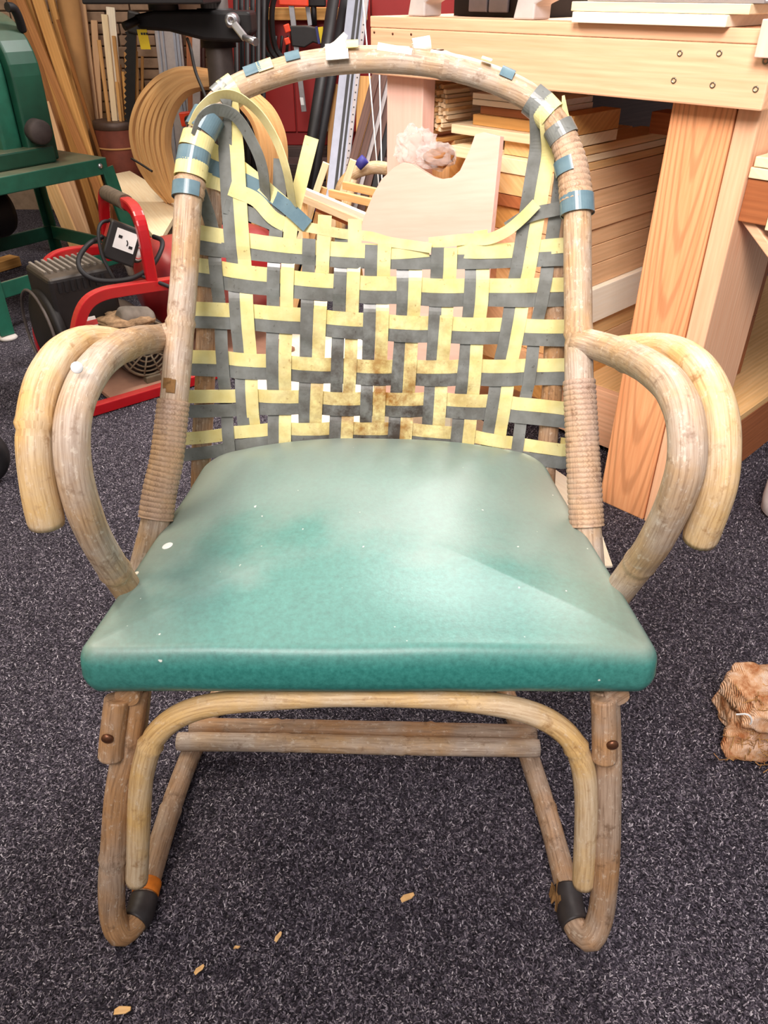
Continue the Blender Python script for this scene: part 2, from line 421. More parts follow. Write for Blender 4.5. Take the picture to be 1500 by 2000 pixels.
    def ribbon(s, pts, nrm, width, thick):
        """a flat strap: width across, thick along nrm"""
        m_ = len(pts); N = nrm if isinstance(nrm, list) else [V(nrm)]*m_; k = len(s.v); L = 0
        W = width if isinstance(width, list) else [width]*m_
        for i, p in enumerate(pts):
            t = (pts[min(m_-1, i+1)]-pts[max(0, i-1)]).normalized(); n_ = (N[i]-t*N[i].dot(t)).normalized(); b = t.cross(n_)
            h, e = W[i]/2, thick/2
            s.v += [p-b*h-n_*e, p+b*h-n_*e, p+b*h+n_*e, p-b*h+n_*e]
        for i in range(m_-1):
            L2 = L+(pts[i+1]-pts[i]).length
            for j in range(4):
                j2 = (j+1) % 4; s.face([k+i*4+j, k+i*4+j2, k+i*4+4+j2, k+i*4+4+j], [(L, j*.01), (L, j*.01+.01), (L2, j*.01+.01), (L2, j*.01)])
            L = L2
        s.face([k+3, k+2, k+1, k], [(0, 0)]*4); e = k+(m_-1)*4; s.face([e, e+1, e+2, e+3], [(0, 0)]*4)
        return s
    def poly(s, P, g=(1, 0, 0)):
        k = len(s.v); s.v += [V(p) for p in P]; s.flat(list(range(k, k+len(P))), V(g)); return s

WORLD = {}
def obj(name, mb, mat, parent=None, smooth=False, bevel=0.0, seg=2, mat2=None):
    me = bpy.data.meshes.new(name)
    if parent is None:
        xs = [p.x for p in mb.v]; ys = [p.y for p in mb.v]; zs = [p.z for p in mb.v]
        org = V(((min(xs)+max(xs))/2, (min(ys)+max(ys))/2, min(zs)))
    else: org = WORLD[parent.name]
    me.from_pydata([p-org for p in mb.v], [], mb.f)
    uvl = me.uv_layers.new(name='UVMap')
    flat = [c for fc in mb.uv for uv in fc for c in uv]
    uvl.data.foreach_set('uv', flat)
    me.materials.append(M[mat])
    if smooth: me.polygons.foreach_set('use_smooth', [len(p.vertices) <= 4 for p in me.polygons])
    me.validate()
    o = bpy.data.objects.new(name, me); C.objects.link(o)
    if parent is None: o.location = org; WORLD[o.name] = org
    else: o.parent = parent; WORLD[o.name] = org
    if bevel:
        b = o.modifiers.new('bevel', 'BEVEL'); b.width = bevel; b.segments = seg; b.limit_method = 'ANGLE'; b.angle_limit = 0.6
    return o
def tag(o, label, cat, group=None, kind=None):
    o['label'] = label; o['category'] = cat
    if group: o['group'] = group
    if kind: o['kind'] = kind
    return o
def thing(name, label, cat, loc, group=None):
    o = bpy.data.objects.new(name, None); o.empty_display_size = 0.05; C.objects.link(o); o.location = loc
    WORLD[o.name] = V(loc); return tag(o, label, cat, group)
def structure(name, mb, mat, bevel=0):
    o = obj(name, mb, mat, None, bevel=bevel); o['kind'] = 'structure'; return o
def rough_tube(ctrl, r, nodes=(), step=0.006, n=16, seed=0, jit=0.03, per=10):
    pts, L = resample(catmull(ctrl, per), step); R = []
    for i, p in enumerate(pts):
        s = i/(len(pts)-1); rr = r(s) if callable(r) else r
        rr *= 1+jit*noise.noise(p*22+V((seed, 0, 0)))
        for nd in nodes:
            d = (s-nd)*L; rr += 0.0016*math.exp(-(d/0.004)**2)-0.0010*math.exp(-((d-0.007)/0.003)**2)
        R.append(rr)
    R[0] *= 0.94; R[-1] *= 0.94
    return MB().tube(pts, R, n)

# ================================================================== setting
mb = MB(); mb.abox(-3.2, 3.4, -1.2, 4.05, -0.06, 0.0, V((0, 1, 0))); fl_ = structure('floor', mb, 'carpet')
# carpet pile: short looped fibres over the near part of the floor
import numpy as np
rg = np.random.default_rng(5); N_ = 460000
ys = 0.26+2.3*rg.random(N_)**1.25; hw = 0.5*(0.8274*ys+0.5167)+0.12; xs = (rg.random(N_)*2-1)*hw
keep = rg.random(N_) < np.clip((2.55-ys)/0.8, 0, 1); xs, ys = xs[keep], ys[keep]; n_ = len(xs)
an = rg.random(n_)*2*PI; ln = 0.0026+0.0024*rg.random(n_); ti = np.radians(12+28*rg.random(n_)); wd = 0.0004+0.0004*rg.random(n_)
dx, dy, dz = np.cos(an)*np.cos(ti)*ln, np.sin(an)*np.cos(ti)*ln, np.sin(ti)*ln; px, py = -np.sin(an)*wd, np.cos(an)*wd
co = np.empty((n_, 4, 3), np.float32)
co[:, 0] = np.stack([xs-px, ys-py, np.full(n_, .0001)], 1); co[:, 1] = np.stack([xs+px, ys+py, np.full(n_, .0001)], 1)
co[:, 2] = np.stack([xs+px+dx, ys+py+dy, dz], 1); co[:, 3] = np.stack([xs-px+dx, ys-py+dy, dz], 1)
me = bpy.data.meshes.new('carpet_pile'); me.vertices.add(n_*4); me.vertices.foreach_set('co', (co-np.array(fl_.location, np.float32)).ravel())
me.loops.add(n_*4); me.loops.foreach_set('vertex_index', np.arange(n_*4, dtype=np.int32)); me.polygons.add(n_); me.polygons.foreach_set('loop_start', np.arange(0, n_*4, 4, dtype=np.int32))
me.update(calc_edges=True); me.materials.append(M['carpet_pile']); po_ = bpy.data.objects.new('carpet_pile', me); C.objects.link(po_); po_.parent = fl_; po_['kind'] = 'stuff'
WALL_Y = 4.05
mb = MB(); mb.abox(-3.2, 3.4, WALL_Y, WALL_Y+0.12, 0, 2.9, V((0, 0, 1))); wb = structure('wall_back', mb, 'mortar')
# pale stone courses, each stone a piece of its own
bx = 0
for row in range(24):
    z0 = 0.22+row*0.044; x = -2.1-random.uniform(0, 0.12)
    while x < -0.64:
        L_ = random.uniform(0.13, 0.24); x1 = min(x+L_, -0.63)
        if x1-x > 0.03:
            b = MB(); b.abox(x, x1-0.006, WALL_Y-random.uniform(0.012, 0.026), WALL_Y-0.001, z0, z0+0.039, V((1, 0, 0)))
            obj('brick', b, 'brick_wash', wb, bevel=0.004)
        x = x1
mb = MB(); mb.abox(-3.2, -3.1, -1.2, 4.05, 0, 2.9, V((0, 0, 1))); structure('wall_left', mb, 'plaster_yellow')

# ================================================================== the armchair
CH = thing('rattan_armchair', 'weathered rattan armchair with torn yellow and grey webbing and green seat', 'armchair', (-0.015, 0.70, 0))
HP, HN = V((0, 0.76, 0.37)), V((0, 1, -0.6)).normalized()          # plane of the leaning back hoop
WP, WN = V((0, 0.94, 0.35)), V((0, 1, -0.21)).normalized()         # plane of the webbing
hp = lambda u, v: PL(u, v, HP, HN)
wp = lambda u, v: PL(u, v, WP, WN)
# --- back hoop
hoop = [(268, 1165), (284, 1095), (303, 1020), (325, 900), (340, 780), (351, 650), (361, 520), (366, 420), (372, 345), (386, 275), (412, 222), (452, 180), (516, 151), (600, 127), (690, 117),
        (770, 117), (840, 124), (905, 137), (970, 158), (1030, 188), (1072, 224), (1100, 268), (1118, 325), (1127, 400), (1128, 520), (1130, 650), (1132, 780), (1140, 900), (1145, 1010), (1152, 1095), (1158, 1165)]
H3 = [hp(*p) for p in hoop]
obj('back_hoop', rough_tube(H3, lambda s: 0.0172-0.0028*math.exp(-((s-0.5)/0.22)**2), (0.11, 0.21, 0.36, 0.55, 0.70, 0.8), seed=1, n=18), 'rattan_grey', CH, True)
# cane binding, wound turn by turn
def cane(ctrl, r, pitch=0.0062, name='cane_binding'):
    pts, L = resample(catmull(ctrl, 10), pitch/8)
    R = []
    for i in range(len(pts)):
        ph = (i % 8)/8
        R.append((r(i/(len(pts)-1)) if callable(r) else r)+0.0012*math.sqrt(abs(math.sin(PI*ph))))
    return obj(name, MB().tube(pts, R, 18), 'cane', CH, True)
cane([hp(*p) for p in ((339, 782), (326, 893), (312, 960), (304, 1013))], lambda s: 0.0182+0.0018*s)
cane([hp(*p) for p in ((1131, 742), (1137, 860), (1141, 940), (1146, 1028))], lambda s: 0.0182+0.0018*s)
cane([hp(*p) for p in ((1100, 268), (1117, 322), (1126, 392))], lambda s: 0.0155+0.0035*s, 0.0072)
cane([hp(*p) for p in ((1127, 398), (1128, 416))], 0.0182, 0.006)
cane([hp(*p) for p in ((371, 352), (367, 385))], 0.0178, 0.009)
# half poles spliced against the foot of each upright, under the binding
for pts in (((318, 1005), (296, 1085)), ((1133, 1015), (1143, 1090))):
    P = [hp(*p)+V((0, 0.006, 0)) for p in pts]
    obj('splice_pole', MB().tube(resample(P, .01)[0], 0.0115, 12), 'rattan_brown', CH, True)
# --- inner back rails carrying the webbing
RO = WN*0.0165
railL = [(386, 1010), (388, 900), (394, 780), (398, 660), (401, 560), (404, 470), (410, 395), (405, 330)]
railR = [(1068, 1010), (1072, 900), (1082, 780), (1088, 660), (1091, 560), (1094, 480), (1100, 420), (1108, 350)]
for rl, sd in ((railL, 3), (railR, 5)):
    obj('back_rail', rough_tube([wp(*p)+RO for p in rl], 0.0140, (0.33, 0.62), seed=sd), 'rattan_brown', CH, True)
# --- arms
XL, XR = -0.280, 0.262
aL = [hp(358, 650), PX(315, 661, -0.268), PX(270, 666, XL), PX(225, 684, XL), PX(188, 715, XL), PX(158, 765, XL), PX(141, 830, XL), PX(143, 910, XL), PX(160, 985, XL), PX(184, 1045, XL), PX(212, 1095, XL), PX(242, 1140, XL), PX(275, 1190, XL+0.006)]
obj('arm_pole', rough_tube(aL, lambda s: 0.0172-0.0015*s, (0.22, 0.86), seed=8, n=18), 'rattan_grey', CH, True)
XL2 = XL-0.0335
oL = [PX(285, 670, XL-0.002), PX(245, 672, XL-0.010), PX(205, 668, XL-0.022), PX(165, 668, XL2), PX(122, 690, XL2), PX(90, 735, XL2), PX(73, 790, XL2), PX(68, 850, XL2), PX(70, 900, XL2), PX(78, 960, XL2), PX(92, 1026, XL2)]
obj('arm_pole', rough_tube(oL, lambda s: 0.0166-0.0055*max(0, 1-s/0.22)**1.5, (0.74,), seed=9, n=18), 'rattan_tan', CH, True)
aR = [hp(1122, 664), PX(1170, 676, 0.252), PX(1215, 692, XR), PX(1262, 714, XR), PX(1305, 748, XR), PX(1332, 795, XR), PX(1342, 850, XR), PX(1340, 910, XR), PX(1324, 965, XR), PX(1302, 1015, XR), PX(1275, 1065, XR), PX(1238, 1115, XR), PX(1200, 1165, XR-0.006)]
obj('arm_pole', rough_tube(aR, lambda s: 0.0172-0.001*s, (0.2, 0.86), seed=10, n=18), 'rattan_grey', CH, True)
XR2 = XR+0.0335
oR = [PX(1178, 680, XR-0.004), PX(1215, 680, XR+0.006), PX(1262, 680, XR+0.020), PX(1310, 686, XR2), PX(1352, 708, XR2), PX(1385, 752, XR2), PX(1404, 810, XR2), PX(1409, 870, XR2), PX(1403, 940, XR2), PX(1386, 1000, XR2), PX(1366, 1054, XR2)]
obj('arm_pole', rough_tube(oR, lambda s: 0.0166-0.0055*max(0, 1-s/0.25)**1.5, (), seed=11, n=18), 'rattan_tan', CH, True)
# --- front legs bent back into floor runners
fy = lambda z: 0.463+0.22*(z-0.0145)
FPn = V((0, 1, -0.34)).normalized(); FPp = V((0, 0.463, 0.0145))
fp = lambda u, v: PL(u, v, FPp, FPn)
zr = 0.0150
legL = [fp(264, 1342), fp(250, 1450), fp(232, 1545), fp(222, 1660), fp(218, 1736), fp(221, 1790), PZ(234, 1822, zr+0.006), PZ(254, 1812, zr), PZ(272, 1785, zr), PZ(288, 1730, zr), PZ(330, 1590, zr), PZ(370, 1480, zr), PZ(418, 1378, zr), PZ(440, 1335, zr)]
legR = [fp(1180, 1342), fp(1186, 1450), fp(1187, 1545), fp(1185, 1660), fp(1180, 1736), fp(1172, 1792), PZ(1155, 1830, zr+0.006), PZ(1131, 1820, zr), PZ(1118, 1790, zr), PZ(1106, 1730, zr), PZ(1072, 1600, zr), PZ(1034, 1480, zr), PZ(1004, 1395, zr), PZ(985, 1345, zr)]
obj('runner_leg', rough_tube(legL, lambda s: 0.0150-0.001*s, (0.3, 0.68), seed=12, per=8), 'rattan_brown', CH, True)
obj('runner_leg', rough_tube(legR, lambda s: 0.0150-0.001*s, (0.45, 0.7), seed=13, per=8), 'rattan_brown', CH, True)
fo = V((0, -0.017, 0))
for pts, scr, sm in ((((238, 1338), (229, 1410), (225, 1456)), (227, 1396), 'brass_screw'), (((1172, 1338), (1173, 1410), (1173, 1461)), (1182, 1408), 'brass_screw')):
    P = [fp(*p)+fo for p in pts]
    sp = obj('leg_splint', MB().tube(resample(catmull(P, 6), .004)[0], [0.0128]*0 or 0.0130, 16), 'rattan_brown', CH, True, bevel=0.003)
    c = fp(*scr)+fo+V((0, -0.0138, 0.0))
    sc = MB().lathe(c, (0, -1, 0.05), [(0.0062, 0), (0.0060, 0.002), (0.0035, 0.0036), (0.0001, 0.004)], 16)
    so = obj('screw', sc, sm, sp, True)
# brace pole beside each leg and the bent front arch
obj('leg_brace', rough_tube([fp(*p)+V((0, 0.012, 0)) for p in ((273, 1345), (266, 1440), (254, 1520), (246, 1600))], lambda s: 0.0105-0.004*s, seed=14), 'rattan_tan', CH, True)
APp, APn = V((0, 0.492, 0.083)), V((0, 1, -0.24)).normalized()
ap = lambda u, v: PL(u, v, APp, APn)
arch = [(267, 1722), (270, 1640), (273, 1560), (280, 1500), (302, 1440), (350, 1398), (425, 1375), (540, 1366), (700, 1363), (860, 1366), (980, 1378), (1060, 1402), (1112, 1440), (1137, 1492), (1145, 1560), (1143, 1650), (1139, 1728)]
A3 = [ap(*p) for p in arch]
obj('front_arch', rough_tube(A3, lambda s: 0.0128-0.0035*math.exp(-((s-0.5)/0.13)**2), (0.22, 0.78), seed=15), 'rattan_tan', CH, True)
# --- rear stretcher of two rods lying on the runners
zs = zr+0.0135+0.0125
obj('stretcher_rod', rough_tube([PZ(347, 1448, zs), PZ(560, 1451, zs), PZ(800, 1457, zs), PZ(1053, 1461, zs)], 0.0130, (0.30, 0.62), seed=16), 'rattan_grey', CH, True)
obj('stretcher_rod', rough_tube([PZ(372, 1419, zs), PZ(560, 1422, zs), PZ(800, 1427, zs), PZ(1047, 1433, zs)], 0.0125, (0.25, 0.70), seed=17), 'rattan_brown', CH, True)
# --- tape around the runners
def wrapt(P, r, mat, name):
    pts, L = resample(catmull(P, 8), 0.003)
    return obj(name, MB().tube(pts, [r+0.0008*noise.noise(p*150) for p in pts], 16), mat, CH, True)
wrapt([PZ(283, 1748, zr), PZ(290, 1722, zr)], 0.0160, 'orange_tape', 'orange_tape_band')['label'] = 'orange tape band'
wrapt([PZ(263, 1800, zr), PZ(273, 1783, zr), PZ(282, 1752, zr)], 0.0168, 'black_tape', 'black_tape_band')
wrapt([PZ(1124, 1806, zr), PZ(1116, 1785, zr), PZ(1107, 1735, zr)], 0.0170, 'black_tape', 'black_tape_band')
p = PZ(1093, 1750, zr)
mb = MB()
for k in range(7):
    a = p+V((random.uniform(-.004, .006), random.uniform(-.016, .016), 0.004)); mb.ribbon([a, a+V((-.006, random.uniform(-.01, .01), .008)), a+V((-.010, random.uniform(-.012, .0), .001))], V((1, 0, .4)), 0.010, 0.0008)
obj('tape_fringe', mb, 'burlap_scrap', CH)
# --- seat frame under the cushion
SZ = lambda y: 0.350-0.075*(y-0.53)
fr = [V((-0.262, 0.545, 0.322)), V((-0.258, 0.70, 0.315)), V((-0.232, 0.93, 0.300))]
obj('seat_rail', rough_tube(fr, 0.0130, seed=20), 'rattan_brown', CH, True)
fr = [V((0.238, 0.545, 0.322)), V((0.234, 0.70, 0.315)), V((0.208, 0.93, 0.300))]
obj('seat_rail', rough_tube(fr, 0.0130, seed=21), 'rattan_brown', CH, True)
obj('seat_rail', rough_tube([V((-0.245, 0.93, 0.298)), V((0.22, 0.93, 0.298))], 0.0130, seed=22), 'rattan_brown', CH, True)
# --- seat pad
def seat_pad():
    out = []
    cx = -0.015
    corners = [(-0.302, 0.531), (0.272, 0.531), (0.2285, 0.952), (-0.254, 0.952)]
    rad = [0.0205, 0.0205, 0.045, 0.045]
    nn = 9
    for i, (c, r) in enumerate(zip(corners, rad)):
        c = V((c[0], c[1], 0)); a = V(corners[i-1]+(0,)); b = V(corners[(i+1) % 4]+(0,))
        da, db = (a-c).normalized(), (b-c).normalized(); ang = da.angle(db); t = r/math.tan(ang/2)
        cen = c+(da+db).normalized()*(r/math.sin(ang/2)); s0 = (c+da*t)-cen; s1 = (c+db*t)-cen
        for k in range(nn):
            q = s0.lerp(s1, k/(nn-1)); out.append(cen+q.normalized()*r)
        nxt = V(corners[(i+1) % 4]+(0,)); r2 = rad[(i+1) % 4]
        st = c+db*t; en = nxt+(c-nxt).normalized()*(r2*1.05)
        for k in range(1, 14): out.append(st.lerp(en, k/14))
    n = len(out); cen = V((cx, 0.745, 0)); mb = MB()
    thick = 0.050; dome = 0.027; RD = 0.0175
    nor = []
    for i in range(n):
        t = (out[(i+1) % n]-out[i-1]).normalized(); q = V((t.y, -t.x, 0)); nor.append(q if q.dot(out[i]-cen) > 0 else -q)
    for _ in range(3): nor = [(nor[i-1]+nor[i]*2+nor[(i+1) % n]).normalized() for i in range(n)]
    ins = lambda d: [p-m_*d for p, m_ in zip(out, nor)]
    def base(p): return 0.338-0.062*(p.y-0.53)
    def crown(q): return 0.036*math.exp(-(max(0, 0.93-q.y)/0.17)**2)*max(0, 1-(abs(q.x+.013)/.245)**2.4)
    ring = []; inner = ins(RD); K = 0.30
    for k in range(16):
        s = 0.004+0.996*(k/15)**0.85
        ring.append([V((q.x, q.y, base(q)+thick+dome*(1-s**2.6*(1-K))+0.0025*noise.noise(q*9)+crown(q))) for q in (cen+(p-cen)*s for p in inner)])
    for k in range(1, 9):
        a = k/8*PI/2; L = []
        for q in ins(RD*(1-math.sin(a))): L.append(V((q.x, q.y, base(q)+thick+dome*K*math.cos(a)-0.022*(1-math.cos(a))+0.0025*noise.noise(q*9)*math.cos(a)+crown(q))))
        ring.append(L)
    for d, h in ((-0.001, 0.020), (0.0005, 0.012), (0.004, 0.004), (0.009, 0.0)):
        ring.append([V((q.x, q.y, base(q)+h+(0.0012*noise.noise(q*26) if h < 0.02 else 0))) for q in ins(d)])
    for s in (0.5, 0.02): ring.append([V((q.x, q.y, base(q))) for q in (cen+(p-cen)*s for p in ins(0.009))])
    for L in ring: mb.v += L
    for i in range(len(ring)-1):
        for j in range(n):
            j2 = (j+1) % n; idx = [i*n+j, i*n+j2, (i+1)*n+j2, (i+1)*n+j][::-1]
            mb.face(idx, [(mb.v[q].x, mb.v[q].y) for q in idx])
    mb.face(list(range(n)), [(0, 0)]*n); e = (len(ring)-1)*n; mb.face(list(range(e, e+n))[::-1], [(0, 0)]*n)
    return mb
seat = obj('seat', seat_pad(), 'seat_vinyl', CH, True); seat['label'] = 'green vinyl seat pad'
# white paint spot and small flecks on the seat
def on_seat(u, v, r, mat, name):
    # the point of the seat's top that this pixel looks at
    dg = None
    o = seat; from mathutils.bvhtree import BVHTree
    global _SB
    if '_SB' not in globals():
        _SB = BVHTree.FromPolygons([vv.co.copy() for vv in o.data.vertices], [list(p.vertices) for p in o.data.polygons])
    d = ray(u, v).normalized(); h = _SB.ray_cast(O-WORLD['rattan_armchair'], d)
    if h[0] is None: return
    c = h[0]+WORLD['rattan_armchair']; nn_ = h[1] if h[1].dot(d) < 0 else -h[1]
    mb = MB().lathe(c, nn_, [(r, -0.0004), (r*0.9, 0.0004), (r*0.0001, 0.0006)], 14)
    return obj(name, mb, mat, seat)
on_seat(327, 1066, 0.0068, 'white_label', 'paint_spot')
on_seat(264, 1121, 0.0045, 'tape_paper', 'paint_spot')

# --- webbing
GW, YW = 0.0166, 0.0170
TH = 0.0011
def vcol(px): return [wp(*p) for p in px]
# columns: gray left, yellow right; pixel centre lines top to bottom
cols = {}
cols[0] = ([(402, 345), (411, 420), (425, 560), (434, 690), (441, 790), (449, 885), (453, 935)], None)
cols[1] = ([(436, 190), (440, 280), (446, 400), (455, 520), (462, 620), (468, 700), (474, 800), (480, 890)], [(457, 190), (463, 280), (470, 400), (478, 520), (484, 620), (489, 700), (494, 800), (501, 885)])
cols[2] = ([(547, 310), (544, 400), (537, 470), (533, 590), (532, 700), (534, 800), (536, 885)], [(609, 268), (590, 345), (570, 430), (563, 510), (560, 590), (557, 700), (557, 800), (557, 885)])
cols[3] = ([(604, 466), (602, 530), (600, 600), (597, 700), (595, 800), (594, 885)], [(635, 420), (632, 480), (628, 560), (624, 640), (620, 740), (617, 810), (615, 885)])
cols[4] = ([(667, 448), (665, 530), (662, 600), (659, 700), (656, 800), (654, 885)], [(693, 428), (692, 500), (688, 600), (685, 700), (680, 800), (676, 885)])
cols[5] = ([(726, 478), (724, 540), (722, 610), (719, 700), (715, 800), (713, 885)], [(751, 475), (749, 540), (747, 610), (744, 700), (740, 800), (737, 885)])
cols[6] = ([(787, 473), (787, 540), (786, 610), (779, 700), (772, 800), (767, 885)], [(812, 472), (811, 540), (808, 610), (802, 700), (796, 800), (790, 885)])
cols[7] = ([(855, 483), (853, 540), (850, 600), (845, 690), (839, 780), (832, 885)], [(880, 484), (878, 540), (873, 600), (866, 690), (860, 780), (853, 885)])
cols[8] = ([(917, 462), (921, 510), (917, 590), (910, 680), (900, 770), (889, 880)], [(939, 450), (943, 510), (940, 590), (931, 680), (924, 770), (912, 880)])
cols[9] = ([(1062, 190), (1049, 280), (1032, 380), (1018, 470), (1003, 560), (986, 660), (970, 740), (957, 820), (947, 900)], [(1084, 205), (1073, 290), (1057, 380), (1042, 470), (1027, 560), (1010, 650), (994, 740), (981, 820), (971, 900)])
cols[10] = ([(1112, 262), (1097, 350), (1084, 430), (1072, 510), (1057, 590), (1043, 670), (1030, 760), (1015, 840), (1003, 930)], None)
# rows: pixel centre lines left to right (yellow, gray)
rows = [
 ([(378, 452), (415, 458), (500, 472), (590, 482), (700, 489), (760, 492), (838, 487)], [(378, 480), (415, 486), (500, 495), (600, 503), (700, 510), (850, 512), (1000, 509), (1085, 505), (1112, 505)]),
 ([(372, 516), (415, 522), (500, 534), (600, 545), (700, 552), (770, 554), (860, 558), (960, 558), (1060, 557), (1113, 556)], [(372, 542), (415, 549), (500, 561), (600, 571), (700, 578), (770, 580), (860, 585), (960, 585), (1060, 586), (1113, 584)]),
 ([(370, 602), (440, 605), (550, 612), (660, 621), (760, 628), (860, 632), (960, 634), (1060, 637), (1110, 637)], [(370, 626), (440, 629), (550, 637), (660, 646), (760, 653), (860, 657), (960, 659), (1060, 662), (1110, 663)]),
 ([(365, 697), (430, 699), (550, 707), (660, 713), (760, 716), (860, 716), (960, 715), (1060, 714), (1110, 713)], [(365, 721), (430, 724), (550, 731), (660, 737), (760, 740), (860, 741), (960, 741), (1060, 740), (1110, 740)]),
 ([(360, 774), (440, 773), (550, 774), (660, 778), (760, 779), (860, 780), (960, 784), (1050, 791), (1104, 797)], [(360, 803), (440, 801), (550, 797), (660, 799), (760, 801), (860, 803), (960, 809), (1050, 817), (1104, 823)]),
 ([(358, 858), (420, 852), (480, 842), (560, 838), (660, 837), (760, 837), (860, 843), (940, 855), (1030, 870), (1098, 880)], [(358, 890), (420, 882), (480, 868), (560, 860), (660, 858), (760, 858), (860, 866), (940, 882), (1030, 896), (1098, 905)]),
]
AMP = 0.0021
colc = [((c[0] and [wp(*p) for p in c[0]]), (c[1] and [wp(*p) for p in c[1]])) for c in cols.values()]
rowc = [([wp(*p) for p in r[0]], [wp(*p) for p in r[1]]) for r in rows]
def at_z(pl, z):
    for a, b in zip(pl, pl[1:]):
        if (a.z-z)*(b.z-z) <= 0 and abs(a.z-b.z) > 1e-9: return a.lerp(b, (a.z-z)/(a.z-b.z))
    return None
def at_x(pl, x):
    for a, b in zip(pl, pl[1:]):
        if (a.x-x)*(b.x-x) <= 0 and abs(a.x-b.x) > 1e-9: return a.lerp(b, (a.x-x)/(b.x-a.x))
    return None
def over_row(r, c): return (r % 2) == (c % 2)         # the row lies over the column here
def strap(pts, mat, width, offs=None, name='webbing_strap', nrm=None, lab=None):
    mb = MB().ribbon(pts, nrm or WN, width, TH); o = obj(name, mb, mat, CH, False, bevel=0.0)
    if lab: o['label'] = lab
    return o
def interp(keys, s):
    """smooth over/under offset from (position, value) keys"""
    if not keys: return 0
    if s <= keys[0][0]: return keys[0][1]
    for (a, x), (b, y) in zip(keys, keys[1:]):
        if a <= s <= b:
            t = (s-a)/(b-a); t = min(1, max(0, (t-0.25)/0.5)); t = t*t*(3-2*t); return x+(y-x)*t
    return keys[-1][1]
HL = resample(catmull(H3, 8), 0.003)[0]
def ring_pts(i, R_, a0=-2.9, a1=2.9, tilt=0.0):
    t = (HL[min(i+1, len(HL)-1)]-HL[max(i-1, 0)]).normalized()
    n = (V((0, -1, 0.3))-t*V((0, -1, 0.3)).dot(t)).normalized(); b = t.cross(n); P, N = [], []
    for k in range(33):
        a = a0+(a1-a0)*k/32; d = n*math.cos(a)+b*math.sin(a); P.append(HL[i]+d*R_+t*tilt*a); N.append(-d)
    return P, N, n
# vertical straps
for ci, (g, y) in enumerate(colc):
    for line, mat, wd, isy_ in ((g, 'vinyl_grey', GW, False), (y, 'vinyl_yellow', YW, True)):
        if not line: continue
        pts, L = resample(catmull(line, 10), 0.004)
        keys = []
        for ri, (ry, rg) in enumerate(rowc):
            zc = (sum(p.z for p in ry)/len(ry)+sum(p.z for p in rg)/len(rg))/2
            a = at_x(ry, pts[len(pts)//2].x) or ry[len(ry)//2]; b = at_x(rg, pts[len(pts)//2].x) or rg[len(rg)//2]
            zc = (a.z+b.z)/2
            keys.append((-zc, AMP*(1 if over_row(ri, ci) else -1)))     # + = away from the viewer
        keys.sort()
        P = []
        for p in pts:
            P.append(p+WN*interp(keys, -p.z))
        if isy_: P = [p-WN*0.0007 for p in P]
        if ci in (1, 9, 10) or (ci == 0):        # these still run up to the hoop and wrap round it
            top = P[0]; i0 = min(range(len(HL)), key=lambda k: (HL[k]-top).length)
            RP, RN, fr_n = ring_pts(i0, 0.0176)
            tgt = HL[i0]+fr_n*0.0176; blend = min(16, len(P)//3)
            for k in range(blend):
                f = 1-k/blend; f = f*f*(3-2*f); P[k] = P[k]+(tgt-top)*f
            mb = MB().ribbon(RP, RN, wd, TH); mb.ribbon(P, [(-fr_n).lerp(WN, min(1, k/10)) for k in range(len(P))], wd, TH)
            obj('webbing_strap', mb, mat, CH)
        else: strap(P, mat, wd)
# horizontal straps, folded round the rails at both ends
for ri, (yl, gl) in enumerate(rowc):
    for line, mat, wd, isy in ((yl, 'vinyl_yellow', 0.0180, True), (gl, 'vinyl_grey', 0.0180, False)):
        pts, L = resample(catmull(line, 10), 0.004)
        keys = []
        for ci, (g, y) in enumerate(colc):
            ref = g if y is None else [a.lerp(b, 0.5) for a, b in zip(resample(g, 0.02)[0], resample(y, 0.02)[0])]
            q = at_z(ref, pts[len(pts)//2].z) or min(ref, key=lambda p: abs(p.z-pts[len(pts)//2].z))
            keys.append((q.x, AMP*(-1 if over_row(ri, ci) else 1)))
        keys.sort()
        P = [p+WN*(interp(keys, p.x)-(0.0006 if isy else 0)) for p in pts]; Nn = [WN]*len(P)
        torn = isy and ri == 0
        def fold(p0, sgn):
            up, un = [], []
            for k in range(1, 8):
                a = k/7*PI*0.9; rr = 0.0165
                up.append(p0+V((sgn*rr*math.sin(a)*0.9, 0, 0))+WN*(rr*(1-math.cos(a)))); un.append(V((-sgn*math.sin(a), 0, 0))+WN*math.cos(a))
            return up, un
        u_, n_ = fold(P[0], -1); P = u_[::-1]+P; Nn = n_[::-1]+Nn
        if not torn:
            u_, n_ = fold(P[-1], 1); P = P+u_; Nn = Nn+n_
        o = strap(P, mat, wd, nrm=Nn)
        if torn: o['label'] = 'torn yellow strap ending at the middle of the back'
# the other half of the torn top row, then the ragged thin row above it
def free(ctrl, mat, width=0.0172, lab=None, nrm=None, dy=0.0):
    pts, L = resample(catmull([c+V((0, dy, 0)) for c in ctrl], 10), 0.004)
    return strap(pts, mat, width, lab=lab, nrm=nrm)
W_ = lambda u, v, d=0.0: wp(u, v)-WN*d
free([W_(892, 488, -.002), W_(920, 490, .003), W_(960, 490, .003), W_(1000, 489, -.002), W_(1040, 485, -.002), W_(1085, 480, .003), W_(1112, 478, .003)], 'vinyl_yellow', 0.0185)
free([W_(580, 441, -.003), W_(615, 446, .003), W_(660, 455, .002), W_(690, 459, -.003), W_(725, 462, .002), W_(760, 472, .002), W_(800, 478, .004), W_(842, 484, .006)], 'vinyl_cream', 0.0120, 'ragged strap split lengthwise')
free([W_(838, 475, -.002), W_(880, 470, .002), W_(915, 467, .002), W_(950, 467, .006), W_(985, 452, .010), W_(1015, 427, .014), W_(1043, 397, .018)], 'vinyl_yellow', 0.0135, 'broken yellow strap curling up on the right')
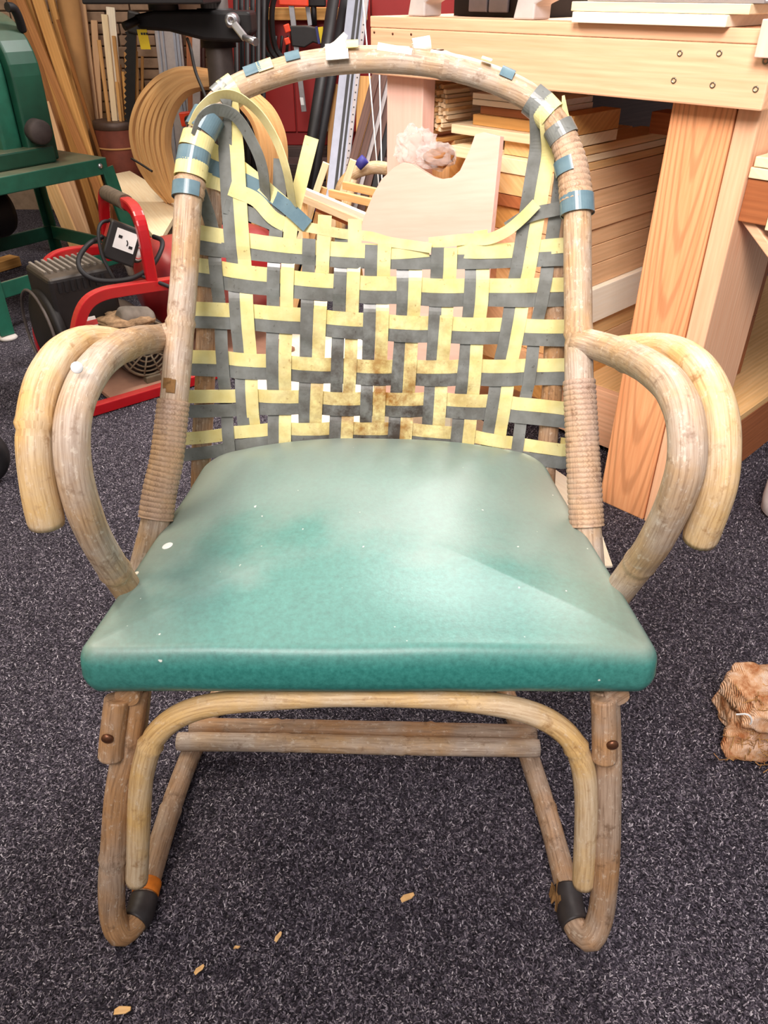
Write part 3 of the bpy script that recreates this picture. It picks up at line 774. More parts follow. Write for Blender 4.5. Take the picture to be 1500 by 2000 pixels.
free([W_(990, 446, .002), W_(1020, 426, .006), W_(1050, 415, .008), W_(1085, 408, .006), W_(1112, 398, .014)], 'vinyl_grey', 0.0160)
# wraps of blue strap round the hoop
def hoop_wrap(u, v, mat, width=0.017, R_=0.0182, a0=-2.6, a1=2.6, tilt=0.0):
    line = resample(catmull(H3, 8), 0.003)[0]; c0 = hp(u, v)
    i = min(range(len(line)), key=lambda k: (line[k]-c0).length); t = (line[min(i+1, len(line)-1)]-line[max(i-1, 0)]).normalized()
    n = (V((0, -1, 0.3))-t*V((0, -1, 0.3)).dot(t)).normalized(); b = t.cross(n); P, N = [], []
    for k in range(33):
        a = a0+(a1-a0)*k/32; d = n*math.cos(a)+b*math.sin(a); P.append(line[i]+d*R_+t*tilt*a); N.append(d)
    return strap(P, mat, width, nrm=N)
hoop_wrap(1130, 402, 'vinyl_blue', 0.0215, 0.0196)
hoop_wrap(358+8, 376, 'vinyl_blue', 0.0165, 0.0190, -2.2, 0.9)
hoop_wrap(1121, 326, 'vinyl_blue', 0.0165, 0.0205, 0.2, 2.6)
# straps running from the left shoulder of the hoop down into the web
def shoulder(u0, v0, rest, mat, width=0.0172, lab=None, R_=0.0186):
    c0 = hp(u0, v0); i0 = min(range(len(HL)), key=lambda k: (HL[k]-c0).length)
    RP, RN, fn = ring_pts(i0, R_); pts = [HL[i0]+fn*R_]+rest
    more = resample(catmull(pts, 10), 0.004)[0]
    mb = MB().ribbon(RP, RN, width, TH); mb.ribbon(more, [(-fn).lerp(WN, min(1, k/10)) for k in range(len(more))], width, TH)
    o = obj('webbing_strap', mb, mat, CH)
    if lab: o['label'] = lab
    return o
shoulder(384, 279, [W_(412, 290, .012), W_(436, 307, -.002), W_(462, 322, -.003), W_(500, 352, -.003), W_(545, 390, .002), W_(592, 432, .004)], 'vinyl_yellow')
shoulder(376, 307, [W_(408, 322, .012), W_(436, 335, -.002), W_(475, 352, -.003), W_(520, 375, -.001), W_(562, 405, .005), W_(602, 441, .006)], 'vinyl_blue')
shoulder(370, 336, [W_(404, 349, .012), W_(428, 358, -.002), W_(460, 372, .004), W_(500, 390, .002), W_(532, 424, .002), W_(560, 441, -.003)], 'vinyl_yellow')
free([W_(440, 402, .0045), W_(470, 412, -.002), W_(500, 423, -.001), W_(540, 440, -.003)], 'vinyl_grey')
hoop_wrap(399, 241, 'vinyl_blue', 0.023, 0.0190, -2.4, 2.4)
# loose straps looping down from the hoop
lp = lambda u, v, d: hp(u, v)+V((0, -d, 0))
def loop_strap(ctrl, mat, width, th0, th1, lab):
    pts, L = resample(catmull(ctrl, 10), 0.004); N = []; vd = V((-0.2, 0.95, -0.2)).normalized()
    for k in range(len(pts)):
        T = (pts[min(len(pts)-1, k+1)]-pts[max(0, k-1)]).normalized(); v_ = (vd-T*vd.dot(T)).normalized(); c_ = T.cross(v_); f = min(1, k/len(pts)/0.35)
        th = math.radians(th0+(th1-th0)*f); N.append(v_*math.cos(th)+c_*math.sin(th))
    return strap(pts, mat, width, nrm=N, lab=lab)
loop_strap([lp(385, 245, .016), lp(402, 212, .022), lp(430, 186, .023), lp(468, 184, .022), lp(508, 218, .012), lp(540, 272, .006), lp(560, 335, .0), W_(572, 398, .004)], 'vinyl_cream', 0.0165, 25, 66, 'cream strap hanging loose in a loop')
loop_strap([lp(390, 262, .019), lp(402, 228, .021), lp(428, 210, .022), lp(462, 224, .012), lp(490, 275, -.004), lp(508, 335, -.02), W_(518, 400, -.006), W_(522, 440, -.006)], 'vinyl_grey', 0.0165, 40, 48, 'grey strap hanging loose in a loop')
# scraps left along the top of the hoop
def scrap(u, v, mat, wd, ln, lift=0.001, curl=0.0):
    line = resample(catmull(H3, 8), 0.003)[0]; c0 = hp(u, v); i = min(range(len(line)), key=lambda k: (line[k]-c0).length)
    t = (line[i+1]-line[i-1]).normalized(); n = (V((0, -0.35, 1))-t*V((0, -0.35, 1)).dot(t)).normalized(); b = t.cross(n); P, N = [], []
    for k in range(13):
        a = -ln/2+ln*k/12; rr = 0.0158+lift+curl*(max(0, k-6)/6)**2; d = n*math.cos(a)+b*math.sin(a); P.append(line[i]+d*rr); N.append(d)
    return strap(P, mat, wd, nrm=N, name='strap_scrap')
scrap(498, 158, 'vinyl_blue', 0.020, 1.4); scrap(526, 148, 'vinyl_cream', 0.018, 1.5); scrap(577, 134, 'vinyl_blue', 0.017, 1.3)
scrap(660, 119, 'tape_paper', 0.026, 2.2, 0.0016, 0.006); scrap(690, 117, 'vinyl_yellow', 0.014, 1.0, 0.004)
scrap(985, 163, 'vinyl_blue', 0.016, 1.4); scrap(942, 148, 'vinyl_yellow', 0.012, 0.9, 0.003, 0.006)
def curl(u0, v0, u1, v1, r, mat, turns=1.5, wd=0.03, name='strap_scrap'):
    a, b = lp(u0, v0, 0.006), lp(u1, v1, 0.006); ax = (b-a).normalized(); mb = MB(); n_ = ax.orthogonal().normalized(); m_ = ax.cross(n_); P, N = [], []
    for k in range(26):
        an = -turns*PI*k/25*1.0; d = n_*math.cos(an)+m_*math.sin(an); P.append((a+b)/2+d*(r*(0.55+0.45*k/25))); N.append(d)
    return strap(P, mat, (b-a).length, nrm=N, name=name)
curl(738, 96, 804, 108, 0.0105, 'tape_paper'); curl(806, 92, 840, 86, 0.0090, 'tape_paper', 2.0)
mb = MB(); mb.rod(lp(836, 98, .006), lp(866, 98, .008), 0.0016, 6); mb.rod(lp(836, 99, .006), lp(866, 103, .008), 0.0016, 6)
obj('tack', mb, 'brass_screw', CH, True)
mb = MB(); a = lp(640, 105, 0.004); mb.ribbon([a, a+V((.012, 0, .008)), a+V((.022, -.003, .020))], V((0, 1, .2)), [0.016, 0.012, 0.006], 0.0012)
obj('strap_scrap', mb, 'tape_paper', CH)
mb = MB(); a = lp(1112, 252, -0.008); mb.ribbon([a, a+V((-.006, 0, .016)), a+V((-.010, 0, .034))], V((0, 1, .2)), [0.010, 0.008, 0.003], 0.0012)
obj('strap_scrap', mb, 'vinyl_cream', CH)

# torn remains of a paper label on the left upright and a paint spot on the left arm
for (u, v, w_, h_) in ((342, 750, .010, .012), (357, 760, .009, .016)):
    i0 = min(range(len(HL)), key=lambda k: (HL[k]-hp(u, v)).length); RP, RN, fn = ring_pts(i0, 0.0179, -.5+(u-350)*.02, .1+(u-350)*.02)
    obj('label_remnant', MB().ribbon(RP, RN, h_, .0006), 'burlap_scrap', CH)
c = PX(150, 718, XL); d = (O-c).normalized()
obj('paint_spot', MB().lathe(c+d*.0158, d, [(.0055, -.001), (.005, .0004), (.0001, .0006)], 12), 'white_label', CH, True)

# ================================================================== work bench on the right and what is under it
E = V((0.70, -0.714, 0)); D = V((0.714, 0.70, 0)); UP = V((0, 0, 1)); R0 = V((0.566, 1.297, 0))
def Bp(s, w_, z): return R0-E*s+D*w_+UP*z
def bbx(mb, s0, s1, w0, w1, z0, z1, g=None):
    return mb.hexa([Bp(s0, w0, z0), Bp(s1, w0, z0), Bp(s1, w1, z0), Bp(s0, w1, z0), Bp(s0, w0, z1), Bp(s1, w0, z1), Bp(s1, w1, z1), Bp(s0, w1, z1)], g)
BN = thing('work_bench', 'heavy wooden work bench with screwed apron and L-shaped legs right of the armchair', 'workbench', Bp(0.4, 0.5, 0))
def bpart(name, mat, s0, s1, w0, w1, z0, z1, g=None, bev=0.0015): return obj(name, bbx(MB(), s0, s1, w0, w1, z0, z1, g), mat, BN, bevel=bev)
bpart('bench_top', 'fir', -0.012, 0.81, -0.038, 1.5, 0.853, 0.872, E)
apn = bpart('apron', 'fir', -0.015, 0.81, -0.038, 0.0, 0.770, 0.853, E, 0.003)
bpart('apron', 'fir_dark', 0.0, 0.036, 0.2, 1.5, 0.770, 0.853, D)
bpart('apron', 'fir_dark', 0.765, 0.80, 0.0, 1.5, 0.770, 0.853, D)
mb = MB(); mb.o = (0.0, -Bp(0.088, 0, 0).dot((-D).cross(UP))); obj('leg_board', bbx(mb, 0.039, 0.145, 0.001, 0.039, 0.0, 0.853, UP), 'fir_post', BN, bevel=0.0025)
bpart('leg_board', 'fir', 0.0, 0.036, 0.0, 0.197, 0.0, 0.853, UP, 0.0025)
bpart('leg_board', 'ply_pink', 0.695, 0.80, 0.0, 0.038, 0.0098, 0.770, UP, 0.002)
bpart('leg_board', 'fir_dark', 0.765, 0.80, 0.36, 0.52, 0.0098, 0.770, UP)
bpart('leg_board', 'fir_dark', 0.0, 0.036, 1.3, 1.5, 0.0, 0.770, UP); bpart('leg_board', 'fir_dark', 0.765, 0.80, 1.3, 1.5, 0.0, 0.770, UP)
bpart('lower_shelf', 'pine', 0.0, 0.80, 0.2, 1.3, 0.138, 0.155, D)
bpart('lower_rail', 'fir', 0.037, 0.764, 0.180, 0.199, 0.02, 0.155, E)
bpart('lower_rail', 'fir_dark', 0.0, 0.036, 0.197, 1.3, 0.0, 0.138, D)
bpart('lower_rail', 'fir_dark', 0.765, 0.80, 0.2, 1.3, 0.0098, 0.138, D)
bpart('corner_block', 'ply_pink', -0.07, 0.005, -0.060, -0.0385, 0.838, 0.884, UP)
bpart('side_shelf', 'pine_pale', -0.26, -0.002, 0.006, 0.5, 0.672, 0.688, D); bpart('side_shelf', 'pine_pale', -0.26, -0.006, 0.006, 0.5, 0.689, 0.704, D)
bpart('shelf_beam', 'fir_dark', -0.046, -0.001, 0.010, 0.14, 0.606, 0.671, E)
bpart('shelf_beam', 'pine_pale', -0.24, -0.047, 0.008, 0.035, 0.600, 0.671, E)
mb = MB(); mb.prism([Bp(-0.001, 0.02, 0.605), Bp(-0.025, 0.02, 0.605), Bp(-0.085, 0.02, 0.555), Bp(-0.065, 0.02, 0.552)], D*0.05, E); obj('brace', mb, 'fir', BN, bevel=0.002)
# screws in the apron face
for (u, v) in ((1328, 104), (1405, 104), (1316, 157), (1392, 166), (1476, 174), (1495, 119)):
    c = PL(u, v, Bp(0, -0.0385, 0), D); mb = MB().lathe(c, -D, [(0.0045, -0.001), (0.0045, 0.0006), (0.0028, 0.0008), (0.0024, -0.0006), (0.0001, -0.0006)], 14); obj('screw', mb, 'zinc_screw', apn, True)
for (u, v) in ((767, 66), (803, 67), (731, 63)):
    c = PL(u, v, Bp(0, -0.0385, 0), D); obj('nail', MB().lathe(c, -D, [(0.0022, -0.001), (0.0022, 0.0005), (0.0001, 0.0007)], 10), 'brass_screw', apn, True)
# loose timber: helper that makes one board of its own
def board(name, lab, mat, s0, s1, w0, w1, z0, z1, grp=None, g=None, cat='board', bev=0.0012):
    return tag(obj(name, bbx(MB(), s0, s1, w0, w1, z0, z1, g), mat, None, bevel=bev), lab, cat, grp)
# on top of the bench
G = 'boards on the bench top'
board('white_board', 'white planed board overhanging the right front edge of the bench', 'pine_white', 0.058, 0.318, -0.055, 0.12, 0.8725, 0.8875, G, E)
board('white_board', 'pinkish cream board lying on the overhanging white board', 'pine_pale', 0.03, 0.325, -0.05, 0.12, 0.888, 0.901, G, E)
board('yellow_board', 'yellowish board behind the white boards at the bench corner', 'pine', -0.005, 0.2, 0.125, 0.20, 0.8725, 0.893, G, E)
t = thing('drawing_tray', 'grey metal tray edge on top of the stacked white boards', 'tray', Bp(0.16, 0.0, 0.9015))
obj('tray_floor', bbx(MB(), 0.015, 0.30, -0.04, 0.11, 0.9015, 0.904), 'dull_aluminium', t); 
for a in ((0.015, 0.30, -0.043, -0.040), (0.015, 0.30, 0.11, 0.113)): obj('tray_rim', bbx(MB(), a[0], a[1], a[2], a[3], 0.9015, 0.912), 'dull_aluminium', t)
t = thing('machine_base', 'pale grey cast machine base with feet on the bench top', 'machine', Bp(0.55, 0.15, 0.8725))
for s0 in (0.438, 0.70):
    mb = MB(); mb.prism([Bp(s0-.004, 0.0, 0.8725), Bp(s0+.042, 0.0, 0.8725), Bp(s0+.034, 0.0, 0.905), Bp(s0+.03, 0, 0.93), Bp(s0-.03, 0, 0.93), Bp(s0-.03, 0, 0.905), Bp(s0-.004, 0, 0.895)], D*0.05, E); obj('foot', mb, 'cast_grey', t, bevel=0.003)
obj('base_bar', bbx(MB(), 0.30, 0.735, 0.0, 0.06, 0.9035, 0.96), 'cast_grey', t, bevel=0.004)
obj('drip_pan', bbx(MB(), 0.49, 0.69, 0.08, 0.30, 0.8725, 0.905), 'black_iron', t); 
for s0 in (0.55, 0.60): obj('pan_panel', bbx(MB(), s0, s0+0.046, 0.072, 0.079, 0.880, 0.902), 'aluminium', t, bevel=0.002)
t = thing('hand_wheel_knob', 'black round knob at the left end of the bench top', 'knob', Bp(0.765, 0.05, 0.8725))
obj('knob_stem', MB().rod(Bp(0.765, 0.05, 0.8725), Bp(0.765, 0.05, 0.905), 0.006), 'steel', t, True)
obj('knob_ball', MB().lathe(Bp(0.765, 0.05, 0.900), UP, [(0.001, 0), (0.018, 0.004), (0.024, 0.014), (0.018, 0.026), (0.001, 0.03)], 20), 'black_plastic', t, True)

# long boards stacked on the shelf, right-hand pile
lev = [0.1555, 0.205, 0.250, 0.2955]
names = ['lowest board', 'second lowest board', 'third lowest board']
for i in range(3):
    board('long_board', f'{names[i]} under the bench in the long lumber pile behind the right arm', ['oak_tan', 'lumber_tan', 'pine'][i], 0.35, 0.43, 0.04+0.012*i, 1.05, lev[i], lev[i+1]-0.001, 'long lumber pile', D)
t = thing('jointed_box_board', 'white board with a finger-jointed corner in the long lumber pile', 'board', Bp(0.4, 0.3, 0.2955), 'long lumber pile')
obj('panel', bbx(MB(), 0.338, 0.43, 0.09, 0.95, 0.2955, 0.375, D), 'pine_white', t, bevel=0.001)
for k in range(4): obj('finger_joint', bbx(MB(), 0.3365, 0.3378, 0.075, 0.112, 0.300+0.018*k, 0.309+0.018*k, D), 'oak_tan', t)
lv = [0.376, 0.4255, 0.467, 0.5035, 0.544, 0.582, 0.622, 0.638, 0.652, 0.668]
nm = ['first', 'second', 'third', 'fourth', 'fifth', 'sixth', 'seventh', 'eighth', 'topmost']
for i in range(9):
    s0 = 0.35+random.uniform(-0.002, 0.003)
    board('long_board', f'{nm[i]} tan plank above the white jointed board in the long pile' if i < 8 else 'topmost thin pale plank of the long pile under the bench', ['lumber_tan', 'lumber_tan', 'lumber_tan', 'lumber_tan', 'lumber_tan', 'lumber_tan', 'pine', 'pine_pale', 'pine'][i],
          s0, 0.425, 0.03+random.uniform(0, 0.03), 0.95+random.uniform(-.05, .1) if i < 8 else 0.42, lv[i], lv[i+1]-0.0012, 'long lumber pile', D)
# blocks and offcuts, left-hand piles
lb = [0.1555, 0.22, 0.29, 0.36, 0.43, 0.50, 0.548, 0.572, 0.612, 0.641, 0.668]
mats = ['oak_tan', 'pine', 'lumber_tan', 'pine', 'fir', 'oak_tan', 'fir_dark', 'pine', 'pine_pale', 'pine']
od = ['bottom', 'second', 'third', 'fourth', 'fifth', 'sixth', 'seventh', 'eighth', 'ninth', 'top']
for i in range(10):
    w0 = 0.02+random.uniform(0, 0.035)
    board('wood_block', f'{od[i]} block of the offcut pile right beside the pink plywood template', mats[i], 0.432, 0.512, w0, w0+0.35, lb[i]+0.0006, lb[i+1]-0.0006, 'offcut pile', D, 'block')
for i in range(5):
    board('wood_block', f'{["lowest", "second lowest", "middle", "second highest", "highest"][i]} thick block under the stick bundle', ['oak_tan', 'lumber_tan', 'fir', 'pine', 'oak_tan'][i], 0.518+0.004*i, 0.685, 0.07+random.uniform(0, .03), 0.34, 0.1555+0.094*i, 0.2489+0.094*i, 'thick blocks', D, 'block')
G = 'short boards above the offcut pile'
board('short_board', 'cream board under the tan one, just above the pink template', 'pine_pale', 0.515, 0.63, 0.02, 0.20, 0.627, 0.648, G, E)
board('short_board', 'long cream pine board above the template tip', 'pine_pale', 0.395, 0.640, 0.03, 0.16, 0.669, 0.686, G, E)
board('short_board', 'tan slant-ended board on the long cream board', 'oak_tan', 0.405, 0.600, 0.05, 0.17, 0.6865, 0.706, G, E)
board('short_board', 'brown stained board under two white strips', 'fir_dark', 0.395, 0.590, 0.06, 0.17, 0.7065, 0.721, G, E)
board('short_board', 'lower of two white strips at the top under the bench', 'pine_white', 0.41, 0.612, 0.06, 0.19, 0.7215, 0.732, G, E)
board('short_board', 'upper of two white strips at the top under the bench', 'pine_white', 0.412, 0.614, 0.062, 0.19, 0.7325, 0.743, G, E)
board('short_board', 'tan square block end beside the chair hoop under the bench', 'oak_tan', 0.352, 0.394, 0.04, 0.20, 0.690, 0.725, G, E)
board('short_board', 'cream block end below the tan square block', 'pine_pale', 0.352, 0.394, 0.03, 0.20, 0.669, 0.689, G, E)
board('shade_plank', 'shaded plank lying deep under the bench top', 'fir_dark', 0.10, 0.34, 0.30, 0.36, 0.672, 0.712, None, E)  # the shade under the bench is put into this plank's dark colour
board('shade_plank', 'added dark panel standing for the shade at the far side under the bench', 'walnut', 0.737, 0.757, 0.55, 1.28, 0.1558, 0.764, None, D)  # added panel, coloured dark to stand for the shade in the gap
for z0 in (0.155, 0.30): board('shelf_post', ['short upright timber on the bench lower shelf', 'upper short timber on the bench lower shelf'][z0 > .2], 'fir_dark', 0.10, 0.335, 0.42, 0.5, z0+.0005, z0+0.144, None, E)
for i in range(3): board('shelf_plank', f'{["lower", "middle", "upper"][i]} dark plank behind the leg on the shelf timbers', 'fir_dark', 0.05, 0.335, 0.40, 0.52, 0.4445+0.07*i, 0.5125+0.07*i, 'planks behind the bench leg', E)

# bundle of sticks
t = thing('stick_bundle', 'wrapped bundle of square pine sticks, ends facing out, under the bench', 'bundle', Bp(0.717, 0.15, 0.655))
c0 = Bp(0.715, 0.05, 0.708); k = 0
proto = None
for i in range(-6, 7):
    for j in range(-6, 7):
        y, z = i*0.0083+random.uniform(-.0015, .0015), j*0.0079+random.uniform(-.0015, .0015)
        if y*y+z*z > 0.0475**2 or k > 140: continue
        k += 1; dd = random.uniform(-0.010, 0.010); a = c0-E*y+UP*z+D*dd
        sx_, sy_ = random.uniform(.0030, .0041), random.uniform(.0030, .0040); ro = random.uniform(-.3, .3)
        ex, ey = (-E)*math.cos(ro)+UP*math.sin(ro), (-E)*-math.sin(ro)+UP*math.cos(ro)
        mb = MB().box(a+D*0.15, D, ex, ey, 0.15, sx_, sy_, D); obj('stick', mb, random.choice(['pine_pale', 'pine', 'pine_pale']), t)
obj('wrap', MB().tube([c0+D*0.07, c0+D*0.29], 0.0535, 20, False), 'bag_plastic', t, True)
for s0 in (0.0, 0.033): board('thin_strip', ['left thin strip under the stick bundle', 'right thin strip under the stick bundle'][s0 > 0], 'oak_tan', 0.690+s0, 0.720+s0, 0.042, 0.34, 0.642, 0.650, 'strips under the stick bundle', D)
board('support_block', 'tall pale block carrying the stick bundle behind the bag', 'pine', 0.690, 0.760, 0.10, 0.34, 0.1555, 0.6415, None, UP, 'block')

# plastic bag hung in front of the bench leg
t = thing('plastic_bag', 'crumpled clear plastic bag beside the stick bundle', 'bag', PL(835, 300, Bp(0, -0.01, 0), D))
def lump(c, rx, ry, rz, amp, fr, seed, nu=36, nv=22):
    mb = MB(); k = len(mb.v)
    for i in range(nv+1):
        th = PI*i/nv
        for j in range(nu):
            ph = 2*PI*j/nu; d = V((math.sin(th)*math.cos(ph), math.sin(th)*math.sin(ph), math.cos(th)))
            q = d*fr+V((seed, seed*2, 0)); s_ = 1+amp*noise.noise(q)+amp*0.6*abs(noise.noise(q*2.3))+amp*.3*noise.noise(q*5)
            mb.v.append(V(c)+V((d.x*rx, d.y*ry, d.z*rz))*s_)
    for i in range(nv):
        for j in range(nu):
            j2 = (j+1) % nu; idx = [i*nu+j, (i+1)*nu+j, (i+1)*nu+j2, i*nu+j2]; mb.face(idx, [(j/nu, i/nv), (j/nu, (i+1)/nv), ((j+1)/nu, (i+1)/nv), ((j+1)/nu, i/nv)])
    return mb
obj('bag_skin', lump(PL(812, 290, Bp(0, -0.042, 0), D), 0.038, 0.020, 0.036, 0.45, 1.9, 3), 'bag_plastic', t, False)
obj('bag_skin', lump(PL(852, 304, Bp(0, -0.04, 0), D), 0.038, 0.020, 0.024, 0.35, 1.8, 9), 'bag_plastic', t, False)
obj('bag_contents', lump(PL(857, 308, Bp(0, -0.04, 0), D), 0.030, 0.014, 0.017, 0.3, 2, 5), 'oak_brown', t, True)

# plywood template leaning on the bench front
TN = (D-UP*0.18).normalized(); TP = Bp(0.5, -0.10, 0.60)
tp = lambda u, v: PL(u, v, TP, TN)
out = [(977, 266), (968, 360), (958, 460), (944, 600), (928, 740), (922, 782), (850, 778), (742, 772), (728, 700), (716, 600), (704, 500), (700, 460), (712, 420), (728, 380), (745, 350), (768, 328), (787, 317), (803, 320), (822, 332), (842, 344), (862, 350), (882, 347), (898, 333), (908, 312), (918, 290), (928, 262), (945, 258)]
mb = MB(); mb.prism([tp(*p) for p in out], TN*0.012, UP*0.2+E); tag(obj('plywood_template', mb, 'ply_pink', None, bevel=0.0008), 'pink plywood template with a curved notch leaning on the bench front', 'plywood')
for k, (u, lab) in enumerate(((770, 'left pale block under the plywood template'), (885, 'right pale block under the plywood template'))):
    p = tp(u, 796 if u > 800 else 780); mb = MB().box(p+V((0.0, 0.02, -p.z/2+0.006)), E, D, UP, 0.035, 0.045, p.z/2-0.0075, E); tag(obj('support_block', mb, 'pine_white', None, bevel=.001), lab, 'block', 'blocks under the template')
mb = MB(); q = [PZ(1145, 965, 0), PZ(1195, 1112, 0)]
far = V((-0.50, 0.85, 0)).normalized(); a, b = q; c = b+V((-0.34, -0.02, 0)); mb.prism([V((p.x, p.y, 0.0042)) for p in (a, b, c, c+far*1.35, a+far*1.1)], UP*0.005, far)
tag(obj('white_sheet', mb, 'pine_white', None), 'long white sheet lying on the carpet behind the chair', 'sheet')

# ================================================================== middle of the back: cabinet, clamps, rods
t = thing('red_cabinet', 'dull red cabinet standing against the back wall behind the clamps', 'cabinet', (-0.15, 3.7, 0))
obj('body', MB().abox(-0.62, 0.35, 3.36, 4.03, 0.40, 1.5, UP), 'red_cabinet', t, bevel=0.004)
obj('plinth', MB().abox(-0.64, 0.37, 3.33, 4.03, 0.0, 0.40, V((1, 0, 0))), 'dark_board', t)
for x0, x1 in ((-0.615, -0.345), (-0.340, -0.05), (-0.045, 0.345)): obj('door', MB().abox(x0, x1, 3.345, 3.359, 0.45, 1.49, UP), 'red_cabinet', t, bevel=0.003)
for i in range(6):
    z0 = 0.0+0.062*i; mb = MB().plank(V((-0.62, 3.25-.004*i, z0+0.0295)), V((0.10, 3.24-.004*i, z0+0.0295)), (0, 1, 0), 0.14, 0.057)
    tag(obj('grey_plank', mb, 'dark_board', None, bevel=.003), f'{["bottom", "second", "third", "fourth", "fifth", "top"][i]} dusty dark plank of the pile before the red cabinet', 'plank', 'dark plank pile')
t = thing('clamp_rail', 'orange-brown wooden rail along the red cabinet holding clamps', 'rail', (-0.2, 3.32, 0.82))
obj('rail_bar', MB().abox(-0.50, -0.06, 3.302, 3.343, 0.821, 0.860, V((1, 0, 0))), 'oak_tan', t, bevel=0.002)
for x in (-0.44, -0.12): obj('peg', MB().rod((x, 3.285, 0.84), (x, 3.303, 0.84), 0.006, 10), 'brass_screw', t, True)
cc = lambda u, v, y=3.27: PY(u, v, y)
for i in range(3):
    o_ = i*12; yc_ = 3.275-.024*i; cl = thing('c_clamp', f'{["leftmost", "middle", "rightmost"][i]} of the dark iron C-clamps hanging at the red cabinet', 'clamp', cc(520+o_, 100), 'iron C-clamps')
    pts = [cc(532+o_, -26, yc_), cc(518+o_, -14, yc_), cc(509+o_, 8, yc_), cc(507+o_, 45, yc_), cc(511+o_, 82, yc_), cc(520+o_, 104, yc_), cc(536+o_, 116, yc_)]
    obj('frame', MB().ribbon(resample(catmull(pts, 8), .01)[0], V((0.5, -1, 0)), 0.013, 0.020), 'black_iron', cl)
    obj('spindle', MB().rod(cc(535+o_, 113, yc_), cc(539+o_, 70, yc_), 0.005, 8), 'black_iron', cl, True)
def bar_clamp(u0, v0, u1, v1, ju, jv, lab, col, y=3.185):
    cl = thing('bar_clamp', lab, 'clamp', cc(u1, v1, y), 'bar clamps on the rail')
    b = obj('bar', MB().plank(cc(u0, v0, y), cc(u1, v1, y), (1, 0, 0), 0.019, 0.010), 'steel', cl, bevel=.001)
    mb = MB(); a = cc(ju, jv, y); mb.prism([a+V((-.02, -.018, .028)), a+V((.035, -.018, .028)), a+V((.09, -.018, .02)), a+V((.105, -.018, -.005)), a+V((.09, -.018, -.03)), a+V((.06, -.018, -.022)), a+V((.03, -.018, -.038)), a+V((-.015, -.018, -.034))], V((0, 0.034, 0)), V((1, 0, 0)))
    obj('sliding_jaw', mb, 'black_plastic', cl, bevel=.004)
    obj('jaw_label', MB().box(a+V((.092, -.020, 0)), (1, 0, 0.15), (0, 1, 0), (-.15, 0, 1), .009, .002, .024), 'yellow_print', cl, bevel=.001)
    obj('label_border', MB().box(a+V((.078, -.020, 0)), (1, 0, 0.15), (0, 1, 0), (-.15, 0, 1), .004, .002, .026), 'blue_print', cl)
    obj('trigger', MB().box(a+V((-.028, -.012, .02)), (1, 0, 0.3), (0, 1, 0), (-.3, 0, 1), .010, .008, .012), col, cl, bevel=.003)
    obj('trigger', MB().box(a+V((-.030, -.012, -.018)), (1, 0, 0.3), (0, 1, 0), (-.3, 0, 1), .009, .008, .010), col, cl, bevel=.003)
    c = cc(u0+8, v0+16, y); obj('fixed_jaw', MB().prism([c+V((-.05, -.02, -.012)), c+V((.05, -.02, -.016)), c+V((.05, -.02, .04)), c+V((-.05, -.02, .04))], V((0, .03, 0)), V((1, 0, 0))), col, cl, bevel=.004)
    return b
b1 = bar_clamp(566, -14, 594, 218, 578, 68, 'bar clamp with orange head and black jaw on the rail', 'orange_plastic')
bp_ = cc(590, 198, 3.1785); obj('size_mark', MB().box(bp_, (1, 0, 0), (0, 1, 0), (-.12, 0, 1), .006, .0012, .012), 'white_label', b1)
mb = MB(); cl = thing('bar_clamp', 'shiny steel bar clamp without orange head beside the orange one', 'clamp', cc(606, 50), 'bar clamps on the rail')
obj('bar', MB().plank(cc(597, -14, 3.232), cc(606, 50, 3.232), (1, 0, 0), 0.016, 0.010), 'steel', cl, bevel=.001); obj('sliding_jaw', MB().box(cc(617, 0, 3.232), (1, 0, 0), (0, 1, 0), (0, 0, 1), 0.035, 0.012, 0.020), 'black_iron', cl, bevel=.005)
obj('screw_spindle', MB().rod(cc(612, 5, 3.232), cc(614, 50, 3.232), 0.010, 10), 'black_iron', cl, True)
t = thing('orange_clip', 'small red and orange clip hanging left of the C-clamps', 'clip', cc(499, 40)); obj('clip_body', MB().box(cc(499, 8, 3.28), (1, 0, 0), (0, 1, 0), (0.05, 0, 1), .014, .012, .028), 'orange_plastic', t, bevel=.004); obj('clip_tip', MB().box(cc(500, 32, 3.28), (1, 0, 0), (0, 1, 0), (0.05, 0, 1), .008, .010, .018), 'red_paint', t, bevel=.003)
# leaning pipes, rail and bars
def line_in_plane(ut, vt, ub, vb, yb, k):
    """ends of a leaning stick: its foot on the floor and its top, both in the plane y = yb + k z"""
    p0, n = V((0, yb, 0)), V((0, 1, -k)).normalized()
    b = PL(ut, vt, p0, n); m_ = PL((ut+ub)/2, (vt+vb)/2, p0, n); d = (m_-b); a = b+d*(b.z/-d.z)
    return a+(b-a).normalized()*0.014, b
def lean(name, lab, cat, mat, ut, vt, yb, ub, vb, grp=None, r=None, w_=None, th=None, wd=(1, 0, 0), k=0.5):
    a, b = line_in_plane(ut, vt, ub, vb, yb, k)
    mb = MB().rod(a, b, r, 16) if r else MB().plank(a, b, wd, w_, th)
    return tag(obj(name, mb, mat, None, bool(r), bevel=0 if r else .0012), lab, cat, grp)
lean('black_pipe', 'left, duller one of two dark pipes leaning at the red cabinet', 'pipe', 'black_iron', 656, -30, 2.80, 565, 560, 'dark pipes', r=0.020, k=.42)
lean('black_pipe', 'right, blue-black one of two dark pipes leaning at the red cabinet', 'pipe', 'rubber', 680, -30, 2.855, 572, 575, 'dark pipes', r=0.018, k=.42)
t = thing('guide_rail', 'long pale aluminium guide rail leaning beside the dark pipes', 'rail', PZ(628, 600, 0))
a, b = line_in_plane(703, -30, 631, 600, 2.82, 0.40); ax = (b-a).normalized(); sd = (V((1, 0, 0))-ax*ax.x).normalized(); nn = ax.cross(sd)
